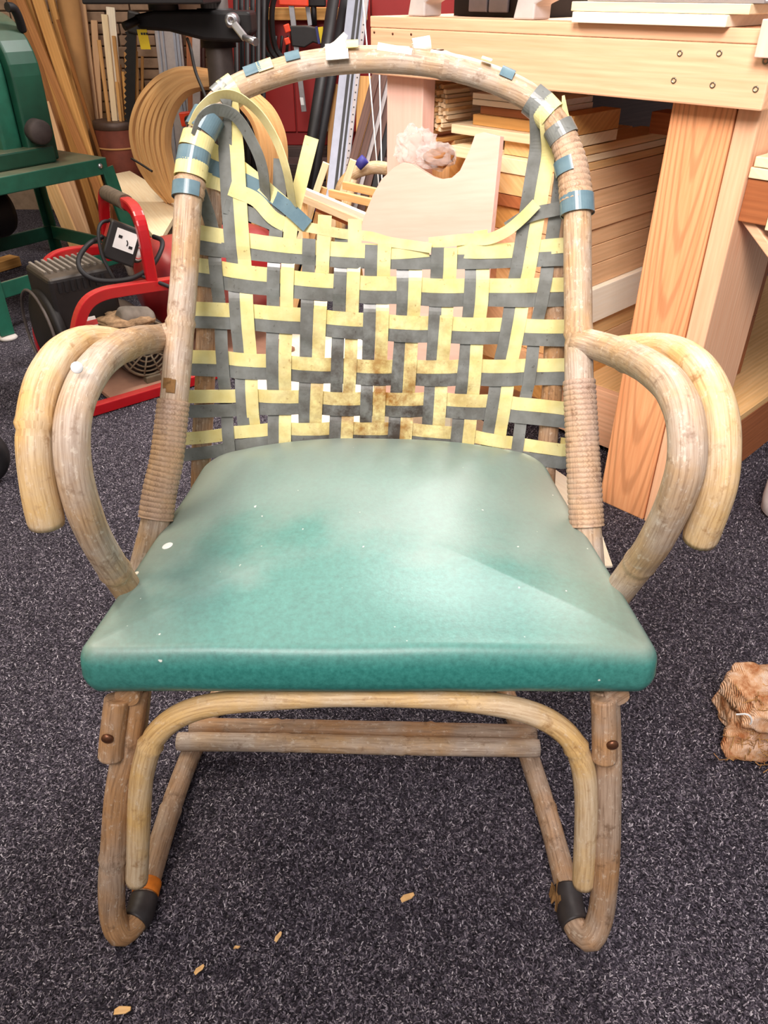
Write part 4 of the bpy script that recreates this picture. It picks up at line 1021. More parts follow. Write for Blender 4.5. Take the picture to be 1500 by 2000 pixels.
obj('rail_body', MB().plank(a, b, sd, 0.072, 0.010), 'aluminium', t, bevel=.001)
for off, wd_, mt in ((-0.004, 0.010, 'black_plastic'), (0.011, 0.008, 'black_plastic'), (0.028, 0.012, 'dull_aluminium')):
    obj('rail_strip', MB().plank(a+sd*off+nn*(-.0062 if nn.y > 0 else .0062), b+sd*off+nn*(-.0062 if nn.y > 0 else .0062), sd, wd_, 0.003), mt, t)
for k in range(26):
    c = a.lerp(b, 0.30+0.024*k)+sd*0.028+nn*(-.0078 if nn.y > 0 else .0078); obj('scale_mark', MB().box(c, sd, ax, nn, .0022, .0022, .0006), 'black_ink', t)
for i, (ut, ub, w_, m_, lb_) in enumerate(((742, 622, .022, 'walnut', 'first from the left'), (758, 640, .020, 'walnut', 'second from the left'), (768, 650, .018, 'dull_aluminium', 'the grey one'), (776, 668, .024, 'walnut', 'thickest one'), (786, 690, .018, 'black_iron', 'rightmost black one'))):
    lean('flat_bar', f'dark flat bar leaning right of the guide rail, {lb_}', 'bar', m_, ut, 118, 2.705+0.02*i, ub, 560, 'leaning flat bars', w_=w_*1.25, th=.008, k=.42)
lean('white_rod', 'thin white rod leaning among the dark flat bars', 'rod', 'white_label', 741, 140, 2.66, 752, 620, None, r=.0022, k=.42)
lean('white_rod', 'thin white rod crossing behind the left bench corner', 'rod', 'white_label', 708, -12, 2.69, 760, 600, None, r=.0022, k=.42)
lean('upright_board', 'plain tan board standing between guide rail and flat bars', 'board', 'oak_tan', 712, 150, 2.90, 706, 520, None, w_=.055, th=.02, k=.35)
lean('upright_board', 'narrow tan board seen between the two pipes and the guide rail', 'board', 'oak_tan', 652, 165, 2.94, 640, 520, None, w_=.03, th=.02, k=.35)
t = thing('steel_bracket', 'grey steel bracket behind the guide rail at the red cabinet', 'bracket', PY(640, 250, 3.30)); obj('bracket_arm', MB().box(PY(640, 244, 3.325), (1, 0, 0.08), (0, 1, 0), (-.08, 0, 1), .035, .018, .02), 'dull_aluminium', t, bevel=.002)
# sticks and rattan offcuts standing behind the chair back
lean('square_stick', 'pale square stick, leftmost behind the torn webbing', 'stick', 'pine_pale', 637, 318, 2.405, 520, 660, 'sticks behind the webbing', w_=.020, th=.018, k=.06)
lean('square_stick', 'pale square stick, rightmost and tallest behind the torn webbing', 'stick', 'pine_pale', 690, 312, 2.405, 580, 660, 'sticks behind the webbing', w_=.020, th=.018, k=.06)
lean('square_stick', 'short pale stick between the two taller ones behind webbing', 'stick', 'pine', 634, 366, 2.43, 560, 660, 'sticks behind the webbing', w_=.018, th=.018, k=.06)
for i, (ut, vt, ub) in enumerate(((610, 392, 540), (640, 395, 575), (655, 385, 590), (690, 350, 610))):
    lean('rattan_stick', f'{["first", "second", "third", "fourth"][i]} round rattan stick from the left below the pale strips', 'stick', ['rattan_tan', 'rattan_brown', 'rattan_tan', 'rattan_tan'][i], ut, vt, 2.475+.0295*i, ub, 655, 'rattan sticks', r=.0138, k=.06)
t = thing('bent_rattan_pole', 'thick bent rattan pole arching behind the plywood template', 'pole', PZ(640, 640, 0))
P = [PY(636, 560, 2.645), PY(650, 470, 2.645), PY(664, 378, 2.645), PY(682, 346, 2.645), PY(707, 332, 2.645), PY(737, 327, 2.645), PY(770, 333, 2.645)]; P.insert(0, V((P[0].x-.03, 2.645, .014)))
obj('pole', rough_tube(P, 0.0195, (0.85,), seed=30), 'rattan_tan', t, True)
t = thing('stick_crate', 'open wooden crate with pale rim strips left of the plywood template', 'crate', PZ(650, 600, 0))
for a, b, m_ in ((PY(588, 371, 2.34), PY(722, 428, 2.04), 'pine_white'), (PY(586, 384, 2.34), PY(718, 440, 2.04), 'pine_pale'), (PY(645, 377, 2.34), PY(728, 396, 2.20), 'pine'), (PY(672, 362, 2.36), PY(738, 376, 2.24), 'pine'), (PY(620, 405, 2.28), PY(728, 452, 2.10), 'fir_dark')):
    obj('rim_strip', MB().plank(a, b, UP, .020, .014), m_, t, bevel=.001)
for (u, v, y) in ((592, 372, 2.352), (718, 426, 2.062), (660, 382, 2.335), (728, 378, 2.26)):
    a = PY(u, v, y); obj('corner_post', MB().box((a.x, a.y+.012, a.z/2+.0052), (1, 0, 0), (0, 1, 0), UP, .009, .009, a.z/2-.005, UP), 'pine', t, bevel=.001)
for (u, v, y, nm_) in ((706, 318, 2.60, 'upper scrap of blue tape on the sticks'), (618, 402, 2.60, 'lower scrap of blue tape on the sticks')):
    a = PY(u, v, y); mb = MB().tube([a+V((-.012, 0, -.010)), a+V((.012, 0, .012))], .0155, 12); tag(obj('blue_tape', mb, 'blue_tape', None, True), nm_, 'tape')

# ================================================================== drill press and posts, left of centre
t = thing('drill_press', 'black drill press with crank handle and round column behind the chair', 'drill press', (-0.535, 2.9, 0))
cx, cy = PY(430, 120, 2.9).x, 2.9
obj('column', MB().rod((cx, cy, 0.03), (cx, cy, 1.25), 0.043, 28), 'dark_steel', t, True)
obj('base_plate', MB().abox(cx-.16, cx+.16, cy-.25, cy+.12, 0, .03), 'black_iron', t, bevel=.006)
obj('arm', MB().prism([PY(258, 30, 2.78), PY(270, 58, 2.78), PY(330, 62, 2.78), PY(400, 80, 2.78), PY(470, 84, 2.78), PY(492, 66, 2.78), PY(488, 22, 2.78), PY(400, 20, 2.78), PY(300, 20, 2.78)], V((0, .14, 0)), V((1, 0, 0))), 'black_iron', t, bevel=.010, seg=3)
obj('table', MB().abox(PY(165, 8, 2.6).x, PY(400, 8, 2.6).x, 2.58, 2.98, 0.8805, 0.905), 'black_iron', t, bevel=.004)
obj('table_neck', MB().rod(PY(320, 20, 2.8), PY(320, 20, 2.8)+V((0, 0, .035)), 0.045, 20), 'black_iron', t, True)
obj('rack_collar', MB().rod((cx, cy, 0.76), (cx, cy, 0.865), 0.056, 28), 'black_iron', t, True)
obj('lock_lever', MB().rod(PY(268, 40, 2.77), PY(242, 52, 2.74), .012, 10), 'black_iron', t, True)
hub = PY(453, 40, 2.74); kn = PY(480, 76, 2.70)
cr = obj('crank', MB().plank(hub+V((0, -.012, 0)), kn, (0.8, 0, .6), .022, .010), 'steel', t, bevel=.004)
obj('crank_hub', MB().lathe(hub+V((0, .03, 0)), (0, -1, 0), [(.020, 0), (.020, .045), (.014, .052), (.006, .052), (.006, .047), (.0001, .047)], 20), 'steel', cr, True)
obj('crank_knob', MB().rod(kn+V((-.004, 0, .004)), PY(500, 82, 2.66), .009, 14, .011), 'steel', cr, True)
t2 = obj('yellow_tag', MB().box(PY(281, 77, 2.765), (1, 0, 0), (0, 1, 0), (-.08, 0, 1), .015, .001, .026), 'yellow_print', t); t2['label'] = 'yellow price tag'
for k in range(3): obj('tag_print', MB().box(PY(277+5*k, 66, 2.7635), (1, 0, 0), (0, 1, 0), (0, 0, 1), .003, .0006, .003), 'black_ink', t2)
P = [PY(366, 76, 2.77), PY(372, 95, 2.72), PY(382, 140, 2.70), PY(398, 180, 2.68), PY(415, 230, 2.66), PY(428, 300, 2.6), PZ(440, 560, .006)]
obj('power_cord', MB().tube(resample(catmull(P, 8), .01)[0], .0048, 8), 'black_plastic', t, True)
t = thing('aluminium_post', 'wide ribbed aluminium profile standing against the stone wall', 'post', PZ(345, 470, 0))
a, b = line_in_plane(327, 40, 372, 470, 3.64, 0.15)
ax = (b-a).normalized(); b = a+ax*1.15
obj('profile', MB().plank(a, b, (1, 0, 0), .110, .03), 'dull_aluminium', t, bevel=.002)
for off in (-.038, -.020, .026, .040): obj('profile_rib', MB().plank(a+V((off, -.018, 0)), b+V((off, -.018, 0)), (1, 0, 0), .006 if off < 0 else .010, .008), 'aluminium', t)
for (u0, u1, y, m_, lab) in ((371, 382, 3.57, 'fir_dark', 'brown upright board right of the ribbed aluminium profile'), (392, 396, 3.535, 'walnut', 'dark narrow board left of the drill press column'), (384, 386, 3.50, 'dull_aluminium', 'slim grey post left of the drill press column')):
    lean('upright_board', lab, 'board', m_, u0, 30, y, u1, 470, None, w_=.032, th=.02, k=.15)
for i in range(6): lean('black_rod', f'{["first", "second", "third", "fourth", "fifth", "sixth"][i]} slim black rod from the left, right of the drill press', 'rod', 'black_iron', 460+i*11, -10, 3.06+.03*(i % 2), 468+i*9, 520, 'slim black rods', r=.009, k=.12)
t = thing('red_clamp', 'small red square clamp seen behind the drill press cable', 'clamp', PY(365, 232, 3.3)); a = PY(365, 232, 3.535)
obj('clamp_body', MB().box(a, (1, 0, .1), (0, 1, 0), (-.1, 0, 1), .024, .02, .026), 'orange_plastic', t, bevel=.004); obj('clamp_knob', MB().lathe(a+V((.012, -.02, 0)), (0, -1, 0), [(.016, 0), (.016, .012), (.0001, .014)], 16), 'black_plastic', t, True)

# ================================================================== bent strips, drum, leaning timber
def bent(name, lab, outer, inner, y0, y1, n, mat, wd, th, grp=None):
    t = thing(name, lab, 'wood strips', PY(outer[-1][0], outer[-1][1], y0), grp)
    for i in range(n):
        f = (i+0.5)/n; P = []
        for a, b in zip(outer, inner): P.append(PY(a[0]+(b[0]-a[0])*f, a[1]+(b[1]-a[1])*f, y0+(y1-y0)*f))
        pts = resample(catmull(P, 8), .012)[0]
        obj('bent_strip', MB().ribbon(pts, V((-0.75, -1.0, 0.4)), wd*random.uniform(.9, 1.1), th*random.uniform(.8, 1.2)), mat, t, bevel=.0012)
    return t
o1 = [(414, 141), (380, 136), (345, 138), (305, 158), (272, 198), (257, 250), (266, 305), (292, 352), (330, 392)]
i1 = [(410, 168), (385, 172), (362, 184), (342, 212), (331, 250), (330, 290), (338, 330), (346, 365), (352, 392)]
bs = bent('bent_strip_bundle', 'tied bundle of C-shaped bent wood strips left of the chair hoop', o1, i1, 3.05, 2.92, 7, 'bent_ash', .019, .030)
pz = [PY(262, 306, 2.98), PY(282, 318, 2.96), PY(302, 331, 2.94)]
obj('tie_cord', MB().tube(resample(catmull([p+V((0, -.035, 0)) for p in pz], 6), .01)[0], .004, 8), 'black_plastic', bs, True)
o2 = [(492, 176), (530, 212), (553, 262), (557, 320), (548, 375), (535, 440)]; i2 = [(470, 205), (495, 240), (508, 285), (510, 335), (504, 385), (496, 440)]
bent('bent_strip_bundle', 'bent wood strips curving behind the loose straps inside the hoop', o2, i2, 2.75, 2.62, 6, 'bent_ash', .015, .026)
board_top = 0.235
t = thing('fibre_drum', 'tall brown fibre drum full of dowels against the stone wall', 'drum', (-1.16, 3.74, 0))
dc = V((PY(224, 232, 3.74).x, 3.74, 0)); dr = 0.093
obj('drum_wall', MB().lathe(dc, UP, [(dr, 0.0), (dr, .44), (dr-.006, .44), (dr-.006, .02), (.0001, .02)], 32), 'fibre_drum', t, True)
obj('rim_band', MB().lathe(dc+UP*.411, UP, [(dr+.0005, 0), (dr+.002, .002), (dr+.002, .030), (dr-.004, .031)], 32), 'drum_band', t, True)
obj('hoop_band', MB().lathe(dc+UP*.335, UP, [(dr+.0005, 0), (dr+.003, .001), (dr+.003, .006), (dr+.0005, .007)], 32), 'cardboard', t, True)
tops = [(193, 78, .008, 195), (204, 28, .012, 204), (216, 14, .017, 214), (207, 68, .010, 209), (212, 98, .009, 202), (216, 106, .010, 220), (233, 126, .008, 232), (224, 120, .007, 226), (246, 102, .009, 240), (250, 106, .007, 243), (262, 48, .009, 245), (266, 100, .007, 248), (278, 110, .006, 250), (228, 160, .007, 222), (240, 140, .007, 236), (222, 70, .008, 229)]
order = sorted(range(len(tops)), key=lambda q: tops[q][3]); layer = {q: (0, 3, 1, 4, 2, 5)[n_ % 6] for n_, q in enumerate(order)}
for i, (u, v, r, ur) in enumerate(tops):
    y = dc.y-.034+.0145*layer[i]; b = PY(u, v, y); q = PY(ur, 232, y); a = V((dc.x+(q.x-dc.x)*.72, y, .026))
    wd_ = i in (1, 2, 4, 5)
    mb = MB().plank(a, b, (1, 0, 0), r*2, .010) if wd_ else MB().rod(a, b, r, 10)
    tag(obj('dowel', mb, ['dowel', 'pine_pale', 'pine_white', 'dowel', 'oak_brown', 'dowel'][i] if i < 6 else random.choice(['dowel', 'oak_tan']), None, not wd_), ['leftmost thin dowel in the brown drum', 'pale flat stick left of the tallest in the drum', 'tallest white flat stick in the brown drum', 'thin dowel before the pale flat sticks in the drum', 'brown flat stick with square top in the drum', 'tan flat stick below the tallest in the drum',
        'short dowel with pale tip in the middle of the drum', 'slim dowel left of the pale-tipped one in the drum', 'dowel right of the saw blade in the drum', 'second dowel right of the saw in the drum', 'tall dowel leaning right in the drum', 'dowel leaning right below the yellow tag', 'rightmost dowel leaning out of the drum', 'shortest dowel in the drum', 'dark dowel between the saw and the pale-tipped dowel', 'dowel just right of the tallest flat stick'][i], 'dowel' if not wd_ else 'stick', 'sticks in the drum')
# hand saw standing in the drum
a, b = V((dc.x+.018, dc.y-.058, .026)), PY(266, 62, dc.y-.058); ax = (b-a).normalized(); sd = V((-1, 0, .25)); sd = (sd-ax*sd.dot(ax)).normalized()
t = thing('hand_saw', 'dark toothed hand saw blade standing in the brown drum', 'saw', a)
poly = [a, b, b+sd*.03]
n = 34
for k in range(n): 
    f = 1-(k+.5)/n; poly.append(a.lerp(b, f)+sd*(.036+.010)); poly.append(a.lerp(b, f-.4/n)+sd*.036)
obj('blade', MB().prism(poly, V((0, .002, 0)), ax), 'black_iron', t); obj('handle', MB().box(b+ax*.03+sd*.01, ax, sd, ax.cross(sd), .04, .025, .010), 'black_plastic', t, bevel=.008)
# timber leaning on the back wall
def wall_plank(lab, mat, u0, ub, w_, th=.02, yb=3.4, k=.30, vb=460, r=None, vt=0, grp='timber leaning on the back wall', stop=1.28, name='leaning_plank', cat='plank'):
    a, b = line_in_plane(u0, vt, ub, vb, yb, k); b = a+(b-a)*stop
    mb = MB().rod(a, b, r, 24) if r else MB().plank(a, b, (1, 0, 0), w_, th)
    return tag(obj(name, mb, mat, None, bool(r), bevel=0 if r else .0015), lab, cat, grp)
wall_plank('dark brown plank, leftmost of the timber behind the green machine', 'oak_brown', 32, 190, .062, yb=3.47)
wall_plank('orange-tan plank second from the left behind the green machine', 'oak_tan', 52, 200, .034, yb=3.44)
wall_plank('long honey plank crossing in front of the cardboard tube', 'oak_tan', 75, 222, .044, yb=3.40)
wall_plank('narrow tan plank between the honey plank and the tube', 'oak_tan', 100, 215, .026, yb=3.505)
wall_plank('fat cardboard tube leaning on the wall left of the drum', 'cardboard', 129, 195, 0, r=.045, vt=-30, stop=1.0, yb=3.655, name='cardboard_tube', cat='tube', grp=None)
wall_plank('pinkish-brown plank right of the cardboard tube', 'lumber_tan', 160, 214, .028, .010, yb=3.715, stop=1.0)
wall_plank('short pinkish plank between the tube and the drum', 'lumber_tan', 184, 208, .028, .010, yb=3.742, vt=40, stop=1.0)
tag(obj('lath', MB().plank(V((dc.x-.035, dc.y-.066, .026)), PY(113, 38, dc.y-.066), (1, 0, .4), .014, .006), 'oak_brown', None), 'thin brown lath leaning far left out of the drum', 'stick', 'sticks in the drum')
wall_plank('pink-tan plank ending low beside the green machine', 'lumber_tan', 88, 168, .040, yb=3.34, vt=200, stop=1.0)
wall_plank('wide pale board standing under the green stand', 'pine', 86, 138, .050, yb=3.25, vt=330, vb=455, stop=1.3)
wall_plank('wide brown board standing beside the pale one under the stand', 'lumber_tan', 112, 160, .050, yb=3.28, vt=330, vb=455, stop=1.3)
wall_plank('thin dark plank between the brown board and tan planks', 'oak_brown', 40, 232, .030, yb=3.31, vb=470)
# cream board lying on a low crate
mb = MB(); q = [PZ(177, 341, .25), PZ(262, 333, .25), PZ(352, 400, .25), PZ(420, 560, .25), PZ(300, 470, .25)]
q = [PZ(205, 352, .235), PZ(255, 342, .235), PZ(358, 404, .235), PZ(312, 484, .235)]
mb.prism(q, UP*.018, q[3]-q[0]); tag(obj('cream_board', mb, 'pine_pale', None, bevel=.001), 'wide cream plywood board lying flat behind the red compressor', 'board')
t = thing('low_crate', 'low brown crate under the cream plywood board', 'crate', (-0.98, 3.05, 0)); c = sum(q, V())/4
for k in range(3):
    obj('slat', MB().box((c.x, c.y-.12, .035+.075*k), (0.55, -.83, 0), (.83, .55, 0), UP, .14, .008, .032), 'fir_dark', t, bevel=.001)
    obj('slat', MB().box((c.x-.03, c.y+.05, .035+.075*k), (0.55, -.83, 0), (.83, .55, 0), UP, .14, .008, .032), 'fir_dark', t, bevel=.001)
for sg in (-.12, .12): obj('crate_end', MB().box((c.x+.55*sg-.015, c.y-.035-.83*sg, .117), (0.83, .55, 0), (.55, -.83, 0), UP, .07, .010, .117), 'fir_dark', t, bevel=.001)

# ================================================================== green machine on its stand
A_, B_ = V((-1.20, 2.40, 0)), V((-0.93, 2.80, 0)); u_ = (B_-A_).normalized(); w2 = V((-u_.y, u_.x, 0)); DW = .42
A_ = A_-u_*0.02
t = thing('bandsaw', 'dusty green machine with arched housing on a green steel stand', 'machine', (A_+B_)/2+w2*.2)
st = lambda a, b, z: A_+u_*a+w2*b+UP*z
LG = (B_-A_).length
def sbox(name, a0, a1, b0, b1, z0, z1, mat='green_paint', bev=.003):
    return obj(name, MB().hexa([st(a0, b0, z0), st(a1, b0, z0), st(a1, b1, z0), st(a0, b1, z0), st(a0, b0, z1), st(a1, b0, z1), st(a1, b1, z1), st(a0, b1, z1)]), mat, t, bevel=bev)
sbox('stand_top', 0, LG, 0, DW, .438, .450)
sbox('stand_apron', 0, LG, -.003, .003, .400, .450); sbox('stand_apron', LG-.003, LG+.003, 0, DW, .400, .450); sbox('stand_apron', -.003, .003, 0, DW, .400, .450); sbox('stand_apron', 0, LG, DW-.003, DW+.003, .400, .450)
obj('bolt', MB().lathe(st(LG-.03, -.003, .428), -w2, [(.009, 0), (.008, .004), (.004, .007), (.0001, .008)], 14), 'steel', t, True)
for ia, ib in ((0, 0), (1, 0), (0, 1), (1, 1)):
    a = st(LG*ia, DW*ib, .42); f = st(LG*ia+(.05 if ia else -.03), DW*ib+(.05 if ib else -.05), .012)
    lg = obj('leg', MB().plank(f, a, u_, .046, .006), 'green_paint', t, bevel=.001); obj('leg_flange', MB().plank(f+w2*.02*(1 if ib == 0 else -1), a+w2*.02*(1 if ib == 0 else -1), w2, .040, .005), 'green_machine', lg)
    obj('foot_pad', MB().lathe(V((f.x, f.y, 0)), UP, [(.026, 0), (.028, .005), (.024, .010), (.0001, .011)], 24), 'white_rubber', lg, True)
for z0, e in ((.115, .03),):
    sbox('brace', -.02, LG+.03, -.030, -.022, z0, z0+.05); sbox('brace', -.02, LG+.03, DW+.022, DW+.030, z0, z0+.05, 'green_machine'); sbox('brace', LG+.026, LG+.034, -.02, DW+.02, z0, z0+.05); sbox('brace', -.026, -.018, -.02, DW+.02, z0, z0+.05)
# housing: arch extruded along the stand's length
def arch_poly(a, b0, b1, z0, ztop):
    r = (b1-b0)/2; P = [st(a, b0, z0), st(a, b1, z0)]
    for k in range(17):
        an = PI*k/16; P.append(st(a, (b0+b1)/2+r*math.cos(an), ztop-r+r*math.sin(an)))
    return P
obj('housing', MB().prism(arch_poly(.285, .085, .42, .452, .862), u_*.105, UP), 'green_machine', t, bevel=.008, seg=3)
obj('cover_plate', MB().prism(arch_poly(.215, .110, .42, .475, .850), u_*.068, UP), 'green_paint', t, bevel=.010, seg=3)
sbox('pedestal', .13, .36, .06, .40, .4505, .500, 'green_machine', .006)
obj('drive_boss', MB().lathe(st(.325, .10, .545), (-w2-u_*.25).normalized(), [(.036, 0), (.036, .062), (.030, .070), (.0001, .071)], 26), 'boss_grey', t, True)
obj('cover_knob', MB().lathe(st(.215, .16, .70), -u_, [(.012, 0), (.012, .010), (.008, .016), (.0001, .018)], 16), 'steel', t, True)
obj('hose', MB().tube(resample(catmull([PY(14, 14, 2.72), PY(26, 16, 2.74), PY(36, 34, 2.76), PY(44, 60, 2.78)], 8), .006)[0], .013, 10), 'rubber', t, True)
obj('motor', MB().lathe(st(.02, .24, .30), u_, [(.0001, 0), (.07, .002), (.08, .02), (.08, .20), (.07, .22), (.0001, .222)], 26), 'black_iron', t, True)
obj('motor_mount', MB().box(st(.12, .24, .40), u_, w2, UP, .08, .06, .04), 'black_iron', t, bevel=.004)
for i, (b0, z0) in enumerate(((DW+.15, .002), (DW+.22, .002), (DW+.18, .042))):
    mb = MB().plank(st(-.15, b0, z0+.019), st(.46-.04*i, b0+.05, z0+.019), w2, .06, .036); tag(obj('floor_plank', mb, 'oak_tan', None, bevel=.001), ['nearer honey plank on the floor behind the green stand', 'farther honey plank on the floor behind the stand', 'top honey plank lying on two others behind the stand'][i], 'plank', 'planks on the floor behind the stand')

# ================================================================== red compressor
N0 = V((-0.746, 1.81, 0)); a_ = V((0.77, 0.64, 0)).normalized(); pn = V((a_.y, -a_.x, 0)); back = -pn
cp = lambda u, v, off=0.0: PL(u, v, N0+back*off, pn)
t = thing('air_compressor', 'red portable air compressor with tube frame and black motor left of chair', 'compressor', N0+back*.2+a_*.25)
loopN = [(440, 742), (380, 757), (320, 771), (240, 795), (195, 804), (170, 800), (154, 775), (147, 725), (148, 670), (156, 620), (172, 590), (200, 574), (240, 566), (330, 553), (440, 540)]
def loop(px, off): 
    P = resample(catmull([cp(u, v, off) for u, v in px], 8), .012)[0]
    zmin = min(p.z for p in P); P = [p+UP*(max(0, .016-p.z)) for p in P]
    return obj('frame_loop', MB().ribbon(P, pn, .027, .027), 'red_paint', t, bevel=.004)
loop(loopN, 0)
loopF = [(400, 640), (300, 690), (200, 735), (130, 735), (100, 712), (82, 680), (74, 635), (78, 575), (86, 530), (100, 507), (130, 494), (200, 486), (300, 474), (400, 462)]
loop(loopF, .42)
obj('base_plate', MB().hexa([N0+a_*.05+UP*.012, N0+a_*.62+UP*.012, N0+a_*.62+back*.42+UP*.012, N0+a_*.05+back*.42+UP*.012, N0+a_*.05+UP*.022, N0+a_*.62+UP*.022, N0+a_*.62+back*.42+UP*.022, N0+a_*.05+back*.42+UP*.022]), 'dusty_base', t)
cpt = lambda a, b, z: N0+a_*a+back*b+UP*z
obj('tank', MB().lathe(cpt(.26, .22, .215), a_, [(.001, 0), (.06, .010), (.105, .035), (.128, .075), (.130, .1), (.130, .36), (.105, .42), (.001, .44)], 36), 'red_tank', t, True)
pb = obj('pump_shroud', MB().box(cpt(.075, .20, .225), a_, back, UP, .085, .085, .10), 'black_plastic', t, bevel=.012, seg=3)
for k in range(10): obj('cooling_fin', MB().box(cpt(.002+.016*k, .215, .3275), a_, back, UP, .0035, .058, .0045), 'dusty_grey', pb, bevel=.001)
for k in range(8): obj('vent_rib', MB().box(cpt(.015+.016*k, .1135, .300), a_, back, UP, .004, .0018, .014), 'rubber', pb)
obj('flywheel', MB().lathe(cpt(-.030, .20, .16), a_, [(.0001, 0), (.10, .004), (.118, .012), (.118, .030), (.10, .036), (.0001, .03)], 34), 'black_iron', t, True)
obj('flywheel_guard', MB().ring(cpt(-.035, .20, .16), a_, .120, .004, 34), 'dark_steel', t, True)
mc = cpt(.185, .055, .115)
obj('motor', MB().lathe(mc, back, [(.0001, 0), (.055, .004), (.078, .012), (.082, .03), (.082, .20), (.06, .23), (.0001, .235)], 30), 'black_plastic', t, True)
gr = obj('fan_grille', MB().ring(mc-back*.004, back, .074, .004, 32), 'grille_bronze', t, True)
for r in (.022, .036, .050, .062): obj('grille_ring', MB().ring(mc-back*.004, back, r, .0028, 28, 6), 'grille_bronze', gr, True)
for k in range(10):
    an = 2*PI*k/10; d = a_*math.cos(an)+UP*math.sin(an); obj('grille_spoke', MB().rod(mc-back*.005+d*.02, mc-back*.005+d*.074, .0028, 6), 'grille_bronze', gr, True)
obj('motor_foot', MB().box(mc-UP*.085-back*.002, a_, back, UP, .022, .012, .010), 'grille_bronze', t, bevel=.003)
obj('dust_heap', lump(cpt(.15, .09, .195), .075, .06, .018, .3, 3, 21), 'sawdust', t, True)['label'] = 'heap of sawdust on the motor'
obj('capacitor', MB().lathe(cp(240, 622, .07), (a_*.9-pn*.1-UP*.25).normalized(), [(.018, -.012), (.030, -.004), (.032, .01), (.032, .07), (.024, .082), (.0001, .084)], 24), 'dusty_grey', t, True)
pl = obj('rating_plate', MB().box(cp(172, 640, .03), a_, back, (UP+back*.5).normalized(), .026, .0015, .024), 'white_label', t)
obj('plate_header', MB().box(cp(172, 632, .026), a_, back, (UP+back*.5).normalized(), .024, .0010, .006), 'red_label', pl)
for k in range(3): obj('plate_print', MB().box(cp(172, 642+5*k, .0275), a_, back, (UP+back*.5).normalized(), .020, .0010, .0012), 'black_ink', pl)
# handle
nf, ff = cp(299, 562, 0), cp(216, 508, .42); hd = (ff-nf); hd.z = 0; hn = V((hd.y, -hd.x, 0)).normalized()
hl = lambda u, v: PL(u, v, nf, hn)
HPt = [nf, hl(293, 530), hl(284, 480), hl(274, 435), hl(262, 408), hl(243, 394), hl(222, 384), hl(207, 377), hl(203, 388), hl(205, 430), hl(211, 480), ff]
pts = resample(catmull(HPt, 8), .01)[0]; obj('handle', MB().ribbon(pts, hn, .027, .027), 'red_paint', t, bevel=.005)
obj('handle_grip', MB().tube(resample(catmull([hl(246, 396), hl(226, 386), hl(208, 377)], 6), .01)[0], .020, 16), 'grip_foam', t, True)
# switch box
sc_ = hl(236, 474)-hn*0.0; sc_ = cp(236, 474, .14)
rz = Matrix.Rotation(math.radians(-28), 3, pn); sx_, sz_, sy_ = rz @ a_, rz @ UP, back
sx_ = (sx_*math.cos(-.3)+sy_*math.sin(-.3)); sy_ = sz_.cross(sx_).normalized()
bx_ = obj('switch_box', MB().box(sc_, sx_, sy_, sz_, .040, .035, .048), 'black_plastic', t, bevel=.005)
fr_ = sc_-sy_*.0365 if sy_.y > 0 else sc_+sy_*.0365
sgn = -1 if sy_.y > 0 else 1
lb_ = obj('switch_label', MB().box(fr_+sx_*.004+sz_*.010, sx_, sy_, sz_, .026, .0012, .025), 'white_label', bx_)
for dx, dz, w_, h_ in ((-.014, .006, .0045, .0035), (.016, -.012, .0045, .0035)): obj('switch_mark', MB().box(fr_+sx_*(.004+dx)+sz_*(.010+dz)+sy_*sgn*.0015, sx_, sy_, sz_, w_, .0008, h_), 'black_ink', bx_)
obj('switch_mark', MB().ring(fr_+sx_*.001+sz_*.004+sy_*sgn*.0016, sy_, .010, .0016, 12, 6, (0.2, 1.7)), 'black_ink', bx_)
obj('side_label', MB().box(sc_-sx_*.0405+sz_*.02, sx_, sy_, sz_, .001, .018, .018), 'red_label', bx_)
kc = sc_+sx_*.028-sz_*.052-sy_*.01
ks = obj('regulator_knob', MB().lathe(cp(262, 492, .12), (pn+a_*.15).normalized(), [(.026, -.03), (.026, .012), (.022, .016), (.0001, .017)], 22), 'black_plastic', t, True)
obj('knob_label', MB().lathe(cp(262, 492, .12)+(pn+a_*.15).normalized()*.017, (pn+a_*.15).normalized(), [(.019, 0), (.019, .0012), (.0001, .0014)], 22), 'white_label', ks, True)
obj('knob_ring', MB().ring(cp(262, 492, .12)+(pn+a_*.15).normalized()*.019, (pn+a_*.15), .014, .0014, 22, 6), 'red_label', ks, True)
obj('pressure_fitting', MB().tube(resample(catmull([cp(240, 508, .12), cp(250, 518, .11), cp(256, 535, .12)], 6), .005)[0], .009, 10), 'dusty_grey', t, True)
obj('power_cord', MB().tube(resample(catmull([cp(222, 432, .16), cp(200, 434, .14), cp(192, 455, .12), cp(200, 500, .10), cp(222, 545, .08), cp(226, 560, .10)], 8), .006)[0], .0045, 8), 'rubber', t, True)
obj('power_cord', MB().tube(resample(catmull([cp(200, 462, .14), cp(172, 478, .12), cp(154, 505, .10), cp(158, 528, .08), cp(182, 545, .06), cp(220, 549, .04), cp(262, 542, .02), cp(296, 520, .02), cp(314, 490, .04), cp(316, 470, .08), cp(300, 462, .12)], 8), .006)[0], .0062, 8), 'rubber', t, True)
obj('power_cord', MB().tube(resample(catmull([cp(275, 538, .018), cp(300, 548, .0), cp(330, 560, -.03), cp(350, 575, -.03), cp(380, 600, -.01)], 8), .006)[0], .005, 8), 'rubber', t, True)

